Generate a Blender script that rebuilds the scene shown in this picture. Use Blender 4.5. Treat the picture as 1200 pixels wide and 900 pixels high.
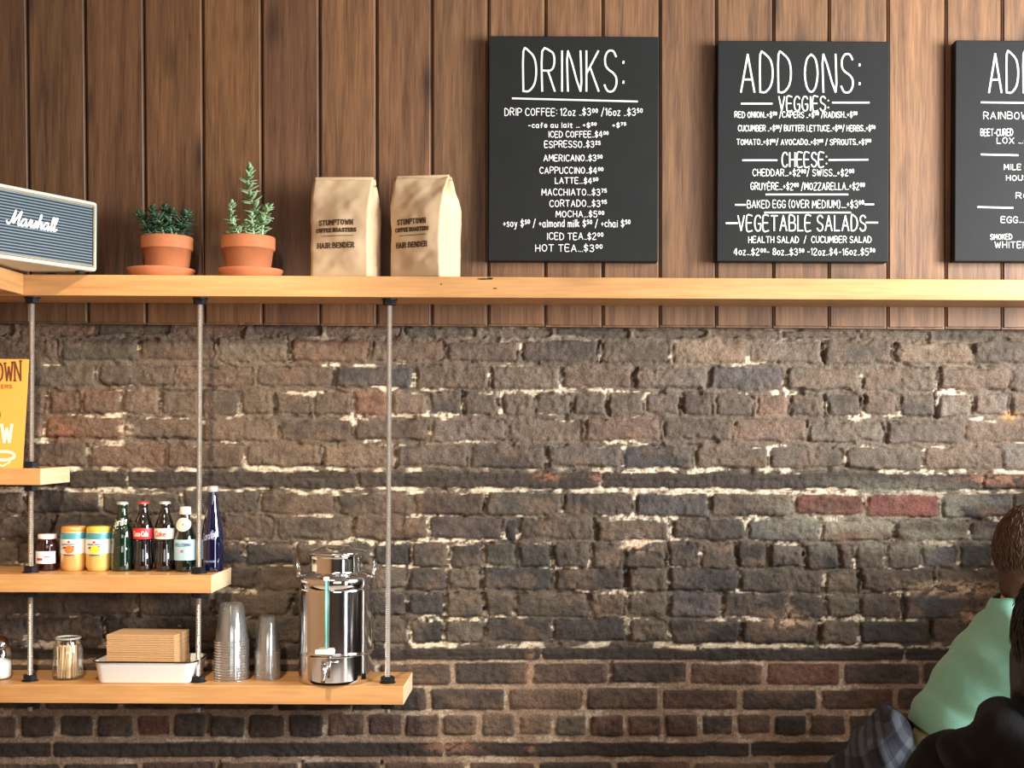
import bpy, bmesh, math, random
import numpy as np
from mathutils import Vector, Matrix, Euler

for o in list(bpy.data.objects):
    bpy.data.objects.remove(o)
SC = bpy.context.scene
COL = SC.collection
R = math.radians

# ------------------------------------------------------------------ camera
F = 1500.0            # focal length in pixels of a 1200 px wide frame
CAMY, CAMZ = -3.45, 1.55
VX, VY = 655.0, 508.0  # where the wall's normal through the lens meets the frame
ROLL = R(0.30)
cd = bpy.data.cameras.new('camera')
cam = bpy.data.objects.new('camera', cd)
COL.objects.link(cam)
cd.sensor_fit = 'HORIZONTAL'
cd.sensor_width = 36.0
cd.lens = F / 1200.0 * 36.0
cd.shift_x = (600.0 - VX) / 1200.0
cd.shift_y = (VY - 450.0) / 1200.0
cam.matrix_world = Matrix.Translation((0, CAMY, CAMZ)) @ Matrix.Rotation(R(90), 4, 'X') @ Matrix.Rotation(ROLL, 4, 'Z')
SC.camera = cam

# ------------------------------------------------------------------ colour and exposure
SC.view_settings.view_transform = 'Standard'
SC.view_settings.look = 'None'
SC.view_settings.exposure = 0.0
SC.view_settings.gamma = 1.0
SC.view_settings.use_curve_mapping = False
SC.cycles.transparent_max_bounces = 96
SC.cycles.max_bounces = 10

# ------------------------------------------------------------------ daylight and added fill
W = bpy.data.worlds.new('sky')
SC.world = W
W.use_nodes = True
W.node_tree.nodes['Background'].inputs[0].default_value = (0.75, 0.85, 1.0, 1)
W.node_tree.nodes['Background'].inputs[1].default_value = 0.6


def area(name, loc, aim, sx, sy, power, col, spread=180):
    l = bpy.data.lights.new(name, 'AREA')
    l.shape = 'RECTANGLE'
    l.size, l.size_y = sx, sy
    l.energy = power
    l.color = col
    l.spread = R(spread)
    o = bpy.data.objects.new(name, l)
    COL.objects.link(o)
    o.location = loc
    o.rotation_euler = (Vector(aim) - Vector(loc)).to_track_quat('-Z', 'Y').to_euler()
    return o


area('window_daylight_right', (2.95, -2.0, 2.15), (1.0, -1.7, 1.95), 1.6, 1.2, 385, (0.99, 0.985, 0.97))
area('window_daylight_front', (0.9, -6.45, 2.0), (0.5, 0, 1.45), 2.6, 1.5, 40, (1.0, 0.98, 0.94))
area('door_fill', (2.95, -4.0, 1.2), (-.6, 0, 1.2), 1.1, 2.1, 62, (0.96, 0.985, 1.0))  # added fill from right front, makes the bright stripe on the urn
area('overhead_fill', (-0.7, -2.9, 2.95), (-0.7, -2.6, 0), 0.5, 0.5, 10, (1.0, 0.80, 0.55))  # soft overhead fill, added to stand for unseen warm lamps
SPOT_AT, SPOT_AIM = Vector((-0.75, -2.05, 2.86)), Vector((-0.95, 0, 1.02))  # unseen warm spot, added to brighten the lower left shelves
_l = bpy.data.lights.new('added_spot', 'SPOT')
_l.energy, _l.color = 250, (1.0, 0.84, 0.62)
_l.spot_size, _l.spot_blend, _l.shadow_soft_size = R(44), 0.7, 0.045
_o = bpy.data.objects.new('added_spot', _l)
COL.objects.link(_o)
_o.location = SPOT_AT
_o.rotation_euler = (SPOT_AIM - SPOT_AT).to_track_quat('-Z', 'Y').to_euler()


def P(x, y, Y):
    """the point in the room at depth Y that lies behind photograph position x, y"""
    d = Y - CAMY
    dx, dy = x - VX, VY - y
    c, s = math.cos(ROLL), math.sin(ROLL)
    return Vector(((dx * c - dy * s) * d / F, Y, CAMZ + (dx * s + dy * c) * d / F))


def S(Y):
    return (Y - CAMY) / F


def lin(c):
    def f(v):
        v = v / 255.0
        return v / 12.92 if v <= 0.04045 else ((v + 0.055) / 1.055) ** 2.4
    return tuple(f(v) for v in c)


# ------------------------------------------------------------------ materials
def newmat(name):
    m = bpy.data.materials.new(name)
    m.use_nodes = True
    nt = m.node_tree
    b = nt.nodes['Principled BSDF']
    return m, nt, b


def N(nt, kind, **kw):
    n = nt.nodes.new(kind)
    for k, v in kw.items():
        setattr(n, k, v)
    return n


def mat(name, col, rough=0.5, metal=0.0, vary=0.12, scale=40.0, bump=0.0, coat=0.0, spec=0.5, trans=0.0):
    """plain procedural material: a base colour with fine noise in tone and an optional bump"""
    m, nt, b = newmat(name)
    c = lin(col)
    tc = N(nt, 'ShaderNodeTexCoord')
    no = N(nt, 'ShaderNodeTexNoise')
    no.inputs['Scale'].default_value = scale
    no.inputs['Detail'].default_value = 4
    nt.links.new(tc.outputs['Object'], no.inputs['Vector'])
    mx = N(nt, 'ShaderNodeMix', data_type='RGBA')
    mx.inputs[6].default_value = tuple(v * (1 - vary) for v in c) + (1,)
    mx.inputs[7].default_value = tuple(min(1, v * (1 + vary)) for v in c) + (1,)
    nt.links.new(no.outputs['Fac'], mx.inputs[0])
    nt.links.new(mx.outputs[2], b.inputs['Base Color'])
    b.inputs['Roughness'].default_value = rough
    b.inputs['Metallic'].default_value = metal
    b.inputs['Coat Weight'].default_value = coat
    b.inputs['Coat Roughness'].default_value = 0.05
    b.inputs['Specular IOR Level'].default_value = spec
    b.inputs['Transmission Weight'].default_value = trans
    if bump:
        bp = N(nt, 'ShaderNodeBump')
        bp.inputs['Strength'].default_value = bump
        bp.inputs['Distance'].default_value = 0.002
        nt.links.new(no.outputs['Fac'], bp.inputs['Height'])
        nt.links.new(bp.outputs['Normal'], b.inputs['Normal'])
    return m


def wood(name, dark, light, axis='X', scale=14.0, rough=0.45, stretch=14.0, knots=0.0, attr=False, coat=0.0):
    """grain stretched along one axis; with attr the plank's own number shifts the grain and the tone"""
    m, nt, b = newmat(name)
    tc = N(nt, 'ShaderNodeTexCoord')
    vec = tc.outputs['Object']
    if attr:
        at = N(nt, 'ShaderNodeAttribute', attribute_name='plank')
        ad = N(nt, 'ShaderNodeVectorMath', operation='ADD')
        sc = N(nt, 'ShaderNodeVectorMath', operation='SCALE')
        sc.inputs['Scale'].default_value = 37.3
        nt.links.new(at.outputs['Color'], sc.inputs[0])
        nt.links.new(vec, ad.inputs[0])
        nt.links.new(sc.outputs[0], ad.inputs[1])
        vec = ad.outputs[0]
    mp = N(nt, 'ShaderNodeMapping')
    st = [scale] * 3
    st['XYZ'.index(axis)] = scale / stretch
    mp.inputs['Scale'].default_value = st
    nt.links.new(vec, mp.inputs['Vector'])
    n1 = N(nt, 'ShaderNodeTexNoise')
    n1.inputs['Scale'].default_value = 1.0
    n1.inputs['Detail'].default_value = 6
    n1.inputs['Distortion'].default_value = 0.6
    nt.links.new(mp.outputs[0], n1.inputs['Vector'])
    n2 = N(nt, 'ShaderNodeTexNoise')
    n2.inputs['Scale'].default_value = 5.5
    n2.inputs['Detail'].default_value = 5
    nt.links.new(mp.outputs[0], n2.inputs['Vector'])
    mix = N(nt, 'ShaderNodeMix', data_type='FLOAT')
    mix.inputs[0].default_value = 0.45
    nt.links.new(n1.outputs['Fac'], mix.inputs[2])
    nt.links.new(n2.outputs['Fac'], mix.inputs[3])
    rp = N(nt, 'ShaderNodeValToRGB')
    rp.color_ramp.elements[0].position = 0.30
    rp.color_ramp.elements[1].position = 0.68
    rp.color_ramp.elements[0].color = lin(dark) + (1,)
    rp.color_ramp.elements[1].color = lin(light) + (1,)
    nt.links.new(mix.outputs[0], rp.inputs[0])
    out = rp.outputs[0]
    if knots:
        n3 = N(nt, 'ShaderNodeTexVoronoi')
        mk = N(nt, 'ShaderNodeMapping')
        ks = [8.0] * 3
        ks['XYZ'.index(axis)] = 2.6
        mk.inputs['Scale'].default_value = ks
        nt.links.new(vec, mk.inputs['Vector'])
        nt.links.new(mk.outputs[0], n3.inputs['Vector'])
        n3.inputs['Scale'].default_value = 1.0
        kr = N(nt, 'ShaderNodeMapRange')
        kr.inputs[1].default_value = 0.03
        kr.inputs[2].default_value = 0.22
        kr.inputs[3].default_value = knots
        kr.inputs[4].default_value = 0.0
        nt.links.new(n3.outputs['Distance'], kr.inputs[0])
        mk2 = N(nt, 'ShaderNodeMix', data_type='RGBA')
        nt.links.new(kr.outputs[0], mk2.inputs[0])
        nt.links.new(out, mk2.inputs[6])
        mk2.inputs[7].default_value = tuple(v * 0.3 for v in lin(dark)) + (1,)
        out = mk2.outputs[2]
    if attr:
        sp = N(nt, 'ShaderNodeSeparateColor')
        nt.links.new(at.outputs['Color'], sp.inputs[0])
        t2 = N(nt, 'ShaderNodeAttribute', attribute_name='tone')
        mm = N(nt, 'ShaderNodeMix', data_type='RGBA', blend_type='MULTIPLY')
        mm.inputs[0].default_value = 1.0
        nt.links.new(out, mm.inputs[6])
        nt.links.new(t2.outputs['Color'], mm.inputs[7])
        out = mm.outputs[2]
    nt.links.new(out, b.inputs['Base Color'])
    b.inputs['Roughness'].default_value = rough
    b.inputs['Coat Weight'].default_value = coat
    bp = N(nt, 'ShaderNodeBump')
    bp.inputs['Strength'].default_value = 0.25
    bp.inputs['Distance'].default_value = 0.0015
    nt.links.new(mix.outputs[0], bp.inputs['Height'])
    nt.links.new(bp.outputs['Normal'], b.inputs['Normal'])
    return m


def thin_clear(name, tint, gloss=0.35, rough=0.05, milk=0.0):
    """one-walled clear plastic or glass: lets light straight through, mirrors at grazing angles"""
    m, nt, b = newmat(name)
    nt.nodes.remove(b)
    out = nt.nodes['Material Output']
    tr = N(nt, 'ShaderNodeBsdfTransparent')
    tr.inputs[0].default_value = tint + (1,)
    gl = N(nt, 'ShaderNodeBsdfGlossy')
    gl.inputs['Roughness'].default_value = rough
    gl.inputs[0].default_value = (1, 1, 1, 1)
    lw = N(nt, 'ShaderNodeLayerWeight')
    lw.inputs[0].default_value = 0.35
    mr = N(nt, 'ShaderNodeMapRange')
    mr.inputs[3].default_value = 0.06
    mr.inputs[4].default_value = gloss
    nt.links.new(lw.outputs['Fresnel'], mr.inputs[0])
    mx = N(nt, 'ShaderNodeMixShader')
    nt.links.new(mr.outputs[0], mx.inputs[0])
    nt.links.new(tr.outputs[0], mx.inputs[1])
    nt.links.new(gl.outputs[0], mx.inputs[2])
    last = mx
    if milk:
        df = N(nt, 'ShaderNodeBsdfDiffuse')
        df.inputs[0].default_value = (0.8, 0.8, 0.8, 1)
        m2 = N(nt, 'ShaderNodeMixShader')
        m2.inputs[0].default_value = milk
        nt.links.new(mx.outputs[0], m2.inputs[1])
        nt.links.new(df.outputs[0], m2.inputs[2])
        last = m2
    nt.links.new(last.outputs[0], out.inputs[0])
    return m


# ------------------------------------------------------------------ objects and meshes
def tag(o, label=None, cat=None, group=None, kind=None):
    if label: o['label'] = label
    if cat: o['category'] = cat
    if group: o['group'] = group
    if kind: o['kind'] = kind
    return o


def thing(name, label, cat, loc=(0, 0, 0), rz=0.0, group=None):
    o = bpy.data.objects.new(name, None)
    o.empty_display_size = 0.05
    COL.objects.link(o)
    o.location = loc
    o.rotation_euler = (0, 0, rz)
    return tag(o, label, cat, group)


def obj(name, bm, m, parent=None, smooth=False, loc=None, angle=40):
    me = bpy.data.meshes.new(name)
    if smooth:
        for f in bm.faces:
            f.smooth = True
        for e in bm.edges:
            if len(e.link_faces) == 2 and e.calc_face_angle(0) > R(angle):
                e.smooth = False
    bm.normal_update()
    bm.to_mesh(me)
    bm.free()
    me.materials.append(m)
    o = bpy.data.objects.new(name, me)
    COL.objects.link(o)
    if parent: o.parent = parent
    if loc is not None: o.location = loc
    return o


def dup(o, parent=None):
    c = o.copy()
    COL.objects.link(c)
    c.parent = parent
    for ch in list(o.children):
        dup(ch, c)
    return c


def box(bm, c, s, bevel=0.0, seg=2, M=None):
    r = bmesh.ops.create_cube(bm, size=1.0)
    vs = r['verts']
    for v in vs:
        v.co = Vector((v.co.x * s[0] + c[0], v.co.y * s[1] + c[1], v.co.z * s[2] + c[2]))
    if bevel:
        es = list({e for v in vs for e in v.link_edges})
        g = bmesh.ops.bevel(bm, geom=es, offset=bevel, segments=seg, affect='EDGES', profile=0.5)
        vs = list({v for f in g['faces'] for v in f.verts} | {v for v in vs if v.is_valid})
    if M is not None:
        bmesh.ops.transform(bm, matrix=M, verts=[v for v in vs if v.is_valid])
    return vs


def lathe(bm, prof, seg=32, c=(0, 0, 0), M=None, close=True):
    """profile of (radius, z) pairs turned about the z axis; a zero radius closes the end"""
    rings = []
    for r, z in prof:
        if r <= 1e-6:
            p = Vector((c[0], c[1], c[2] + z))
            rings.append([bm.verts.new(M @ p if M else p)])
        else:
            ring = []
            for i in range(seg):
                a = 2 * math.pi * i / seg
                p = Vector((c[0] + r * math.cos(a), c[1] + r * math.sin(a), c[2] + z))
                ring.append(bm.verts.new(M @ p if M else p))
            rings.append(ring)
    for a, b in zip(rings[:-1], rings[1:]):
        if len(a) == 1 and len(b) == 1: continue
        for i in range(seg):
            j = (i + 1) % seg
            if len(a) == 1: bm.faces.new((a[0], b[j], b[i]))
            elif len(b) == 1: bm.faces.new((a[i], a[j], b[0]))
            else: bm.faces.new((a[i], a[j], b[j], b[i]))
    return rings


def tube(bm, pts, rad, seg=8, caps=True, closed=False):
    pts = [Vector(p) for p in pts]
    n = len(pts)
    rads = rad if isinstance(rad, (list, tuple)) else [rad] * n
    rings = []
    up = None
    for i, p in enumerate(pts):
        a = pts[(i - 1) % n] if (closed or i > 0) else p
        b = pts[(i + 1) % n] if (closed or i < n - 1) else p
        t = (b - a).normalized()
        if up is None:
            up = Vector((0, 0, 1)) if abs(t.z) < 0.9 else Vector((1, 0, 0))
        u = up - t * up.dot(t)
        if u.length < 1e-5: u = t.orthogonal()
        u.normalize()
        up = u
        w = t.cross(u)
        rings.append([bm.verts.new(p + (u * math.cos(2 * math.pi * k / seg) + w * math.sin(2 * math.pi * k / seg)) * rads[i]) for k in range(seg)])
    m = n if closed else n - 1
    for i in range(m):
        a, b = rings[i], rings[(i + 1) % n]
        for k in range(seg):
            bm.faces.new((a[k], a[(k + 1) % seg], b[(k + 1) % seg], b[k]))
    if caps and not closed:
        bm.faces.new(rings[0][::-1])
        bm.faces.new(rings[-1])
    return rings


def smooth_path(pts, n=6):
    """Catmull-Rom through the points"""
    out = []
    k = len(pts[0])
    for i in range(len(pts) - 1):
        p0 = pts[max(i - 1, 0)]; p1 = pts[i]; p2 = pts[i + 1]; p3 = pts[min(i + 2, len(pts) - 1)]
        for j in range(n):
            t = j / n
            out.append(tuple(0.5 * ((2 * p1[a]) + (-p0[a] + p2[a]) * t + (2 * p0[a] - 5 * p1[a] + 4 * p2[a] - p3[a]) * t * t + (-p0[a] + 3 * p1[a] - 3 * p2[a] + p3[a]) * t ** 3) for a in range(k)))
    out.append(tuple(pts[-1]))
    return out


# ------------------------------------------------------------------ hand lettering: each glyph is a few pen strokes
GL = {
 'A': '0,0 2,6 4,0|.7,2 3.3,2', 'B': '0,0 0,6 2.3,6 3.3,5.3 3.3,4 2.3,3.2 0,3.2|2.3,3.2 3.7,2.5 3.7,.8 2.5,0 0,0',
 'C': '3.6,5.1 2.8,6 1.3,6 .2,4.6 0,3 .2,1.4 1.3,0 2.8,0 3.6,.9', 'D': '0,0 0,6 1.6,6 3.2,4.9 3.7,3 3.2,1.1 1.6,0 0,0',
 'E': '3.2,6 0,6 0,0 3.2,0|0,3.1 2.7,3.1', 'F': '3.2,6 0,6 0,0|0,3.1 2.7,3.1',
 'G': '3.6,5.1 2.8,6 1.3,6 .2,4.6 0,3 .2,1.4 1.3,0 2.8,0 3.6,.9 3.6,2.7 2.2,2.7', 'H': '0,0 0,6|3.6,0 3.6,6|0,3 3.6,3',
 'I': '0.4,0 0.4,6', 'J': '2.6,6 2.6,1.2 1.7,0 .7,0 0,1', 'K': '0,0 0,6|3.4,6 0,2.6|1.1,3.5 3.5,0', 'L': '0,6 0,0 3,0',
 'M': '0,0 .3,6 2.2,2 4.1,6 4.4,0', 'N': '0,0 0,6 3.6,0 3.6,6', 'O': '1.9,6 .6,5.2 0,3 .6,.8 1.9,0 3.2,.8 3.8,3 3.2,5.2 1.9,6',
 'P': '0,0 0,6 2.4,6 3.5,5.3 3.5,3.7 2.4,2.9 0,2.9', 'Q': '1.9,6 .6,5.2 0,3 .6,.8 1.9,0 3.2,.8 3.8,3 3.2,5.2 1.9,6|2.4,1.6 4,-.4',
 'R': '0,0 0,6 2.4,6 3.4,5.3 3.4,3.9 2.4,3.1 0,3.1|1.6,3.1 3.6,0', 'S': '3.3,5.2 2.5,6 1.1,6 .2,5.1 .3,3.9 1.2,3.2 2.5,2.7 3.4,1.9 3.3,.8 2.4,0 .9,0 0,.9',
 'T': '0,6 3.8,6|1.9,6 1.9,0', 'U': '0,6 0,1.6 .8,.2 1.8,0 2.8,.2 3.5,1.6 3.5,6', 'V': '0,6 1.9,0 3.8,6', 'W': '0,6 1.2,0 2.4,4.6 3.6,0 4.8,6',
 'X': '0,0 3.6,6|0,6 3.6,0', 'Y': '0,6 1.8,3 3.6,6|1.8,3 1.8,0', 'Z': '0,6 3.5,6 0,0 3.5,0',
 'a': '2.6,3.3 1.8,4 .8,3.9 0,2.7 .1,1 .9,0 1.8,.2 2.6,1.4|2.6,4 2.6,.6 3,0', 'c': '2.5,3.3 1.7,4 .7,3.7 0,2.2 .5,.6 1.4,0 2.5,.6',
 'd': '2.6,3.2 1.6,4 .6,3.6 0,2 .6,.3 1.6,0 2.6,1|2.6,6.2 2.6,0', 'e': '.1,2 2.6,2.2 2.3,3.5 1.4,4 .5,3.5 0,2 .5,.4 1.5,0 2.6,.6',
 'f': '2.3,5.6 1.6,6 1,5.4 .9,0|0,3.6 2,3.6', 'g': '2.6,3.2 1.6,4 .4,3.4 0,2 .5,.6 1.6,.3 2.6,1.2|2.6,4 2.6,-1.2 1.6,-2 .3,-1.6',
 'h': '0,6.2 0,0|0,2.8 1,3.9 2,3.8 2.5,3 2.5,0', 'i': '.3,4 .3,0|.3,5.4 .35,5.6', 'k': '0,6.2 0,0|2.2,4 0,1.6|.8,2.3 2.4,0', 'l': '.3,6.2 .3,0',
 'm': '0,4 0,0|0,2.9 .9,3.9 1.7,3.6 1.9,2.8 1.9,0|1.9,2.9 2.8,3.9 3.6,3.6 3.8,2.8 3.8,0', 'n': '0,4 0,0|0,2.8 1,3.9 2,3.8 2.5,3 2.5,0',
 'o': '1.4,4 .4,3.4 0,2 .4,.6 1.4,0 2.3,.6 2.7,2 2.3,3.4 1.4,4', 'p': '0,4 0,-2|0,3 1,4 2.1,3.6 2.6,2 2,.4 1,0 0,.8', 'r': '0,4 0,0|0,2.6 .8,3.8 1.9,3.9',
 's': '2.1,3.4 1.4,4 .4,3.7 .2,2.8 1.2,2.1 2.1,1.4 1.9,.4 1,0 0,.5', 't': '1,5.6 1,.7 1.6,0 2.3,.3|0,4 2.2,4', 'u': '0,4 0,1 .7,0 1.6,.1 2.4,1.1|2.4,4 2.4,0',
 'v': '0,4 1.2,0 2.4,4', 'w': '0,4 .9,0 1.8,3 2.7,0 3.6,4', 'x': '0,0 2.3,4|0,4 2.3,0', 'y': '0,4 1.2,.8|2.5,4 1,-1.4 0,-2', 'z': '0,4 2.2,4 0,0 2.3,0', '#': '',
 '0': '1.7,6 .5,5.2 0,3 .5,.8 1.7,0 2.9,.8 3.4,3 2.9,5.2 1.7,6', '1': '0,4.8 1.1,6 1.1,0', '2': '.1,4.7 .8,5.8 2,6 3,5.2 2.9,3.9 0,0 3.3,0',
 '3': '.1,5.2 1.1,6 2.4,5.8 3,4.8 2.4,3.5 1.2,3.2|1.2,3.2 2.8,2.7 3.3,1.6 2.6,.3 1.2,0 0,.7', '4': '2.4,0 2.4,6 0,2 3.5,2', '5': '3,6 .5,6 .3,3.4 1.8,3.7 3,2.9 3.2,1.4 2.2,.1 .9,0 0,.6',
 '6': '2.8,5.6 1.6,6 .5,4.8 0,2.4 .4,.6 1.6,0 2.8,.5 3.1,1.8 2.4,3 1.2,3.1 .2,2.2', '7': '0,6 3.2,6 1,0', '8': '1.6,3.2 .4,4 .5,5.5 1.6,6 2.7,5.5 2.8,4 1.6,3.2 .2,2 .3,.6 1.6,0 2.9,.6 3,2 1.6,3.2',
 '9': '3,4 2.2,3 .9,3.1 .1,4.2 .5,5.6 1.6,6 2.7,5.6 3.1,4 2.8,1.6 1.6,0', '$': '3.1,4.6 2.3,5.4 1,5.3 .3,4.4 .6,3.4 2.6,2.6 3.1,1.5 2.4,.6 1,.5 .1,1.3|1.6,6.7 1.6,-.7',
 ':': '.3,4.2 .35,4.45|.3,1.2 .35,1.45', '.': '.2,0 .25,.25', '/': '0,-.8 2.4,6.8', '-': '.1,2.6 2,2.6', '+': '.1,2.7 2.3,2.7|1.2,1.5 1.2,3.9', '(': '1.3,6.6 .3,5 0,3 .3,1 1.3,-.6', ')': '0,6.6 1,5 1.3,3 1,1 0,-.6',
 'È': '3.2,6 0,6 0,0 3.2,0|0,3.1 2.7,3.1|1,7.6 2.2,6.7', "'": '.2,6 .1,5', '&': '3.6,0 .7,4.6 1.4,6 2.3,5 .2,2 .5,.4 1.8,0 3.4,2.2',
}


def glyph(ch):
    out = []
    for s in GL.get(ch, '').split('|'):
        if s: out.append([tuple(float(v) for v in p.split(',')) for p in s.split()])
    return out


def strokes_of(text, gap=1.25, rnd=None, serif=0.0):
    """pen strokes of a line of text in glyph units (cap height 6); ^ raises the next sign as a small figure"""
    x = 0.0
    out = []
    i = 0
    while i < len(text):
        ch = text[i]
        sc, up = 1.0, 0.0
        if ch == '^':
            i += 1
            ch = text[i]
            sc, up = 0.55, 2.7
        i += 1
        if ch == ' ':
            x += 2.4
            continue
        if ch == '_':
            x += 0.7
            continue
        g = glyph(ch)
        if not g:
            x += 2
            continue
        j = rnd.uniform(-.25, .25) if rnd else 0
        w = max(p[0] for s in g for p in s)
        for s in g:
            out.append([(x + p[0] * sc, up + j + p[1] * sc) for p in s])
        if serif and sc == 1.0:
            for s in g:
                for p in (s[0], s[-1]):
                    if p[1] < .3 or p[1] > 5.7:
                        out.append([(x + p[0] - serif, p[1]), (x + p[0] + serif, p[1])])
        x += w * sc + gap * (0.75 if ch in '.:' else 1) * (0.8 if sc < 1 else 1)
    return out


def ink(bm, strokes, fn, width, lift=(0, -.00004, 0)):
    """flat pen strokes; fn turns (u, v) in metres into a point, width in the same units"""
    # one mitred ribbon per stroke; strokes that cross lie a hair's breadth apart
    parts = []
    for s in strokes:          # a sharp turn starts a new ribbon
        cur = [s[0]]
        for i in range(1, len(s)):
            cur.append(s[i])
            if i < len(s) - 1:
                a = Vector(s[i]) - Vector(s[i - 1]); b = Vector(s[i + 1]) - Vector(s[i])
                if a.length > 1e-7 and b.length > 1e-7 and a.angle(b) > 1.05:
                    parts.append(cur); cur = [s[i]]
        parts.append(cur)
    for si, s in enumerate(parts):
        pts = [Vector(s[0])]
        for q in s[1:]:
            q = Vector(q)
            if (q - pts[-1]).length > width * .12: pts.append(q)
        if len(pts) < 2:
            c = pts[0]
            pts = [c - Vector((width * .3, 0)), c + Vector((width * .3, 0))]
        closed = len(pts) > 3 and (pts[0] - pts[-1]).length < width * .3
        if closed: pts = pts[:-1]
        n = len(pts)
        L, Rr = [], []
        for i in range(n):
            a = pts[(i - 1) % n] if closed or i else pts[0]
            b = pts[(i + 1) % n] if closed or i < n - 1 else pts[-1]
            c = pts[i]
            d0 = (c - a); d1 = (b - c)
            d0 = d0.normalized() if d0.length > 1e-9 else d1.normalized()
            d1 = d1.normalized() if d1.length > 1e-9 else d0
            t = (d0 + d1)
            t = t.normalized() if t.length > .3 else d1
            nn = Vector((-t.y, t.x))
            k = width / 2 / max(.55, abs(nn.dot(Vector((-d1.y, d1.x)))))
            e = Vector((0, 0))
            if not closed and i == 0: e = -d1 * width * .35
            if not closed and i == n - 1: e = d0 * width * .35
            L.append(c + e + nn * k); Rr.append(c + e - nn * k)
        off = Vector(lift) * (si % 11)
        vl = [bm.verts.new(Vector(fn(*q)) + off) for q in L]
        vr = [bm.verts.new(Vector(fn(*q)) + off) for q in Rr]
        for i in range(n if closed else n - 1):
            j = (i + 1) % n
            bm.faces.new((vr[i], vr[j], vl[j], vl[i]))


def fit(strokes, x0, x1, y0, y1, cap=6.0):
    xs = [p[0] for s in strokes for p in s]
    a, b = min(xs), max(xs)
    k = (x1 - x0) / max(b - a, 1e-6)
    h = (y1 - y0) / cap
    return [[(x0 + (p[0] - a) * k, y0 + p[1] * h) for p in s] for s in strokes]


# ------------------------------------------------------------------ numpy noise
class Noise:
    def __init__(self, seed):
        self.t = np.random.RandomState(seed).rand(256, 256).astype(np.float32)

    def v(self, x, y):
        xi = np.floor(x).astype(np.int64); yi = np.floor(y).astype(np.int64)
        fx = (x - xi); fy = (y - yi)
        fx = fx * fx * (3 - 2 * fx); fy = fy * fy * (3 - 2 * fy)
        a = self.t[yi % 256, xi % 256]; b = self.t[yi % 256, (xi + 1) % 256]
        c = self.t[(yi + 1) % 256, xi % 256]; d = self.t[(yi + 1) % 256, (xi + 1) % 256]
        return (a * (1 - fx) + b * fx) * (1 - fy) + (c * (1 - fx) + d * fx) * fy

    def fbm(self, x, y, o=4):
        s = 0; amp = 0.5; tot = 0
        for k in range(o):
            s = s + amp * self.v(x * 2 ** k + 17.3 * k, y * 2 ** k + 9.1 * k)
            tot += amp
            amp *= 0.5
        return s / tot


def sst(a, b, x):
    t = np.clip((x - a) / (b - a), 0, 1)
    return t * t * (3 - 2 * t)
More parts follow.
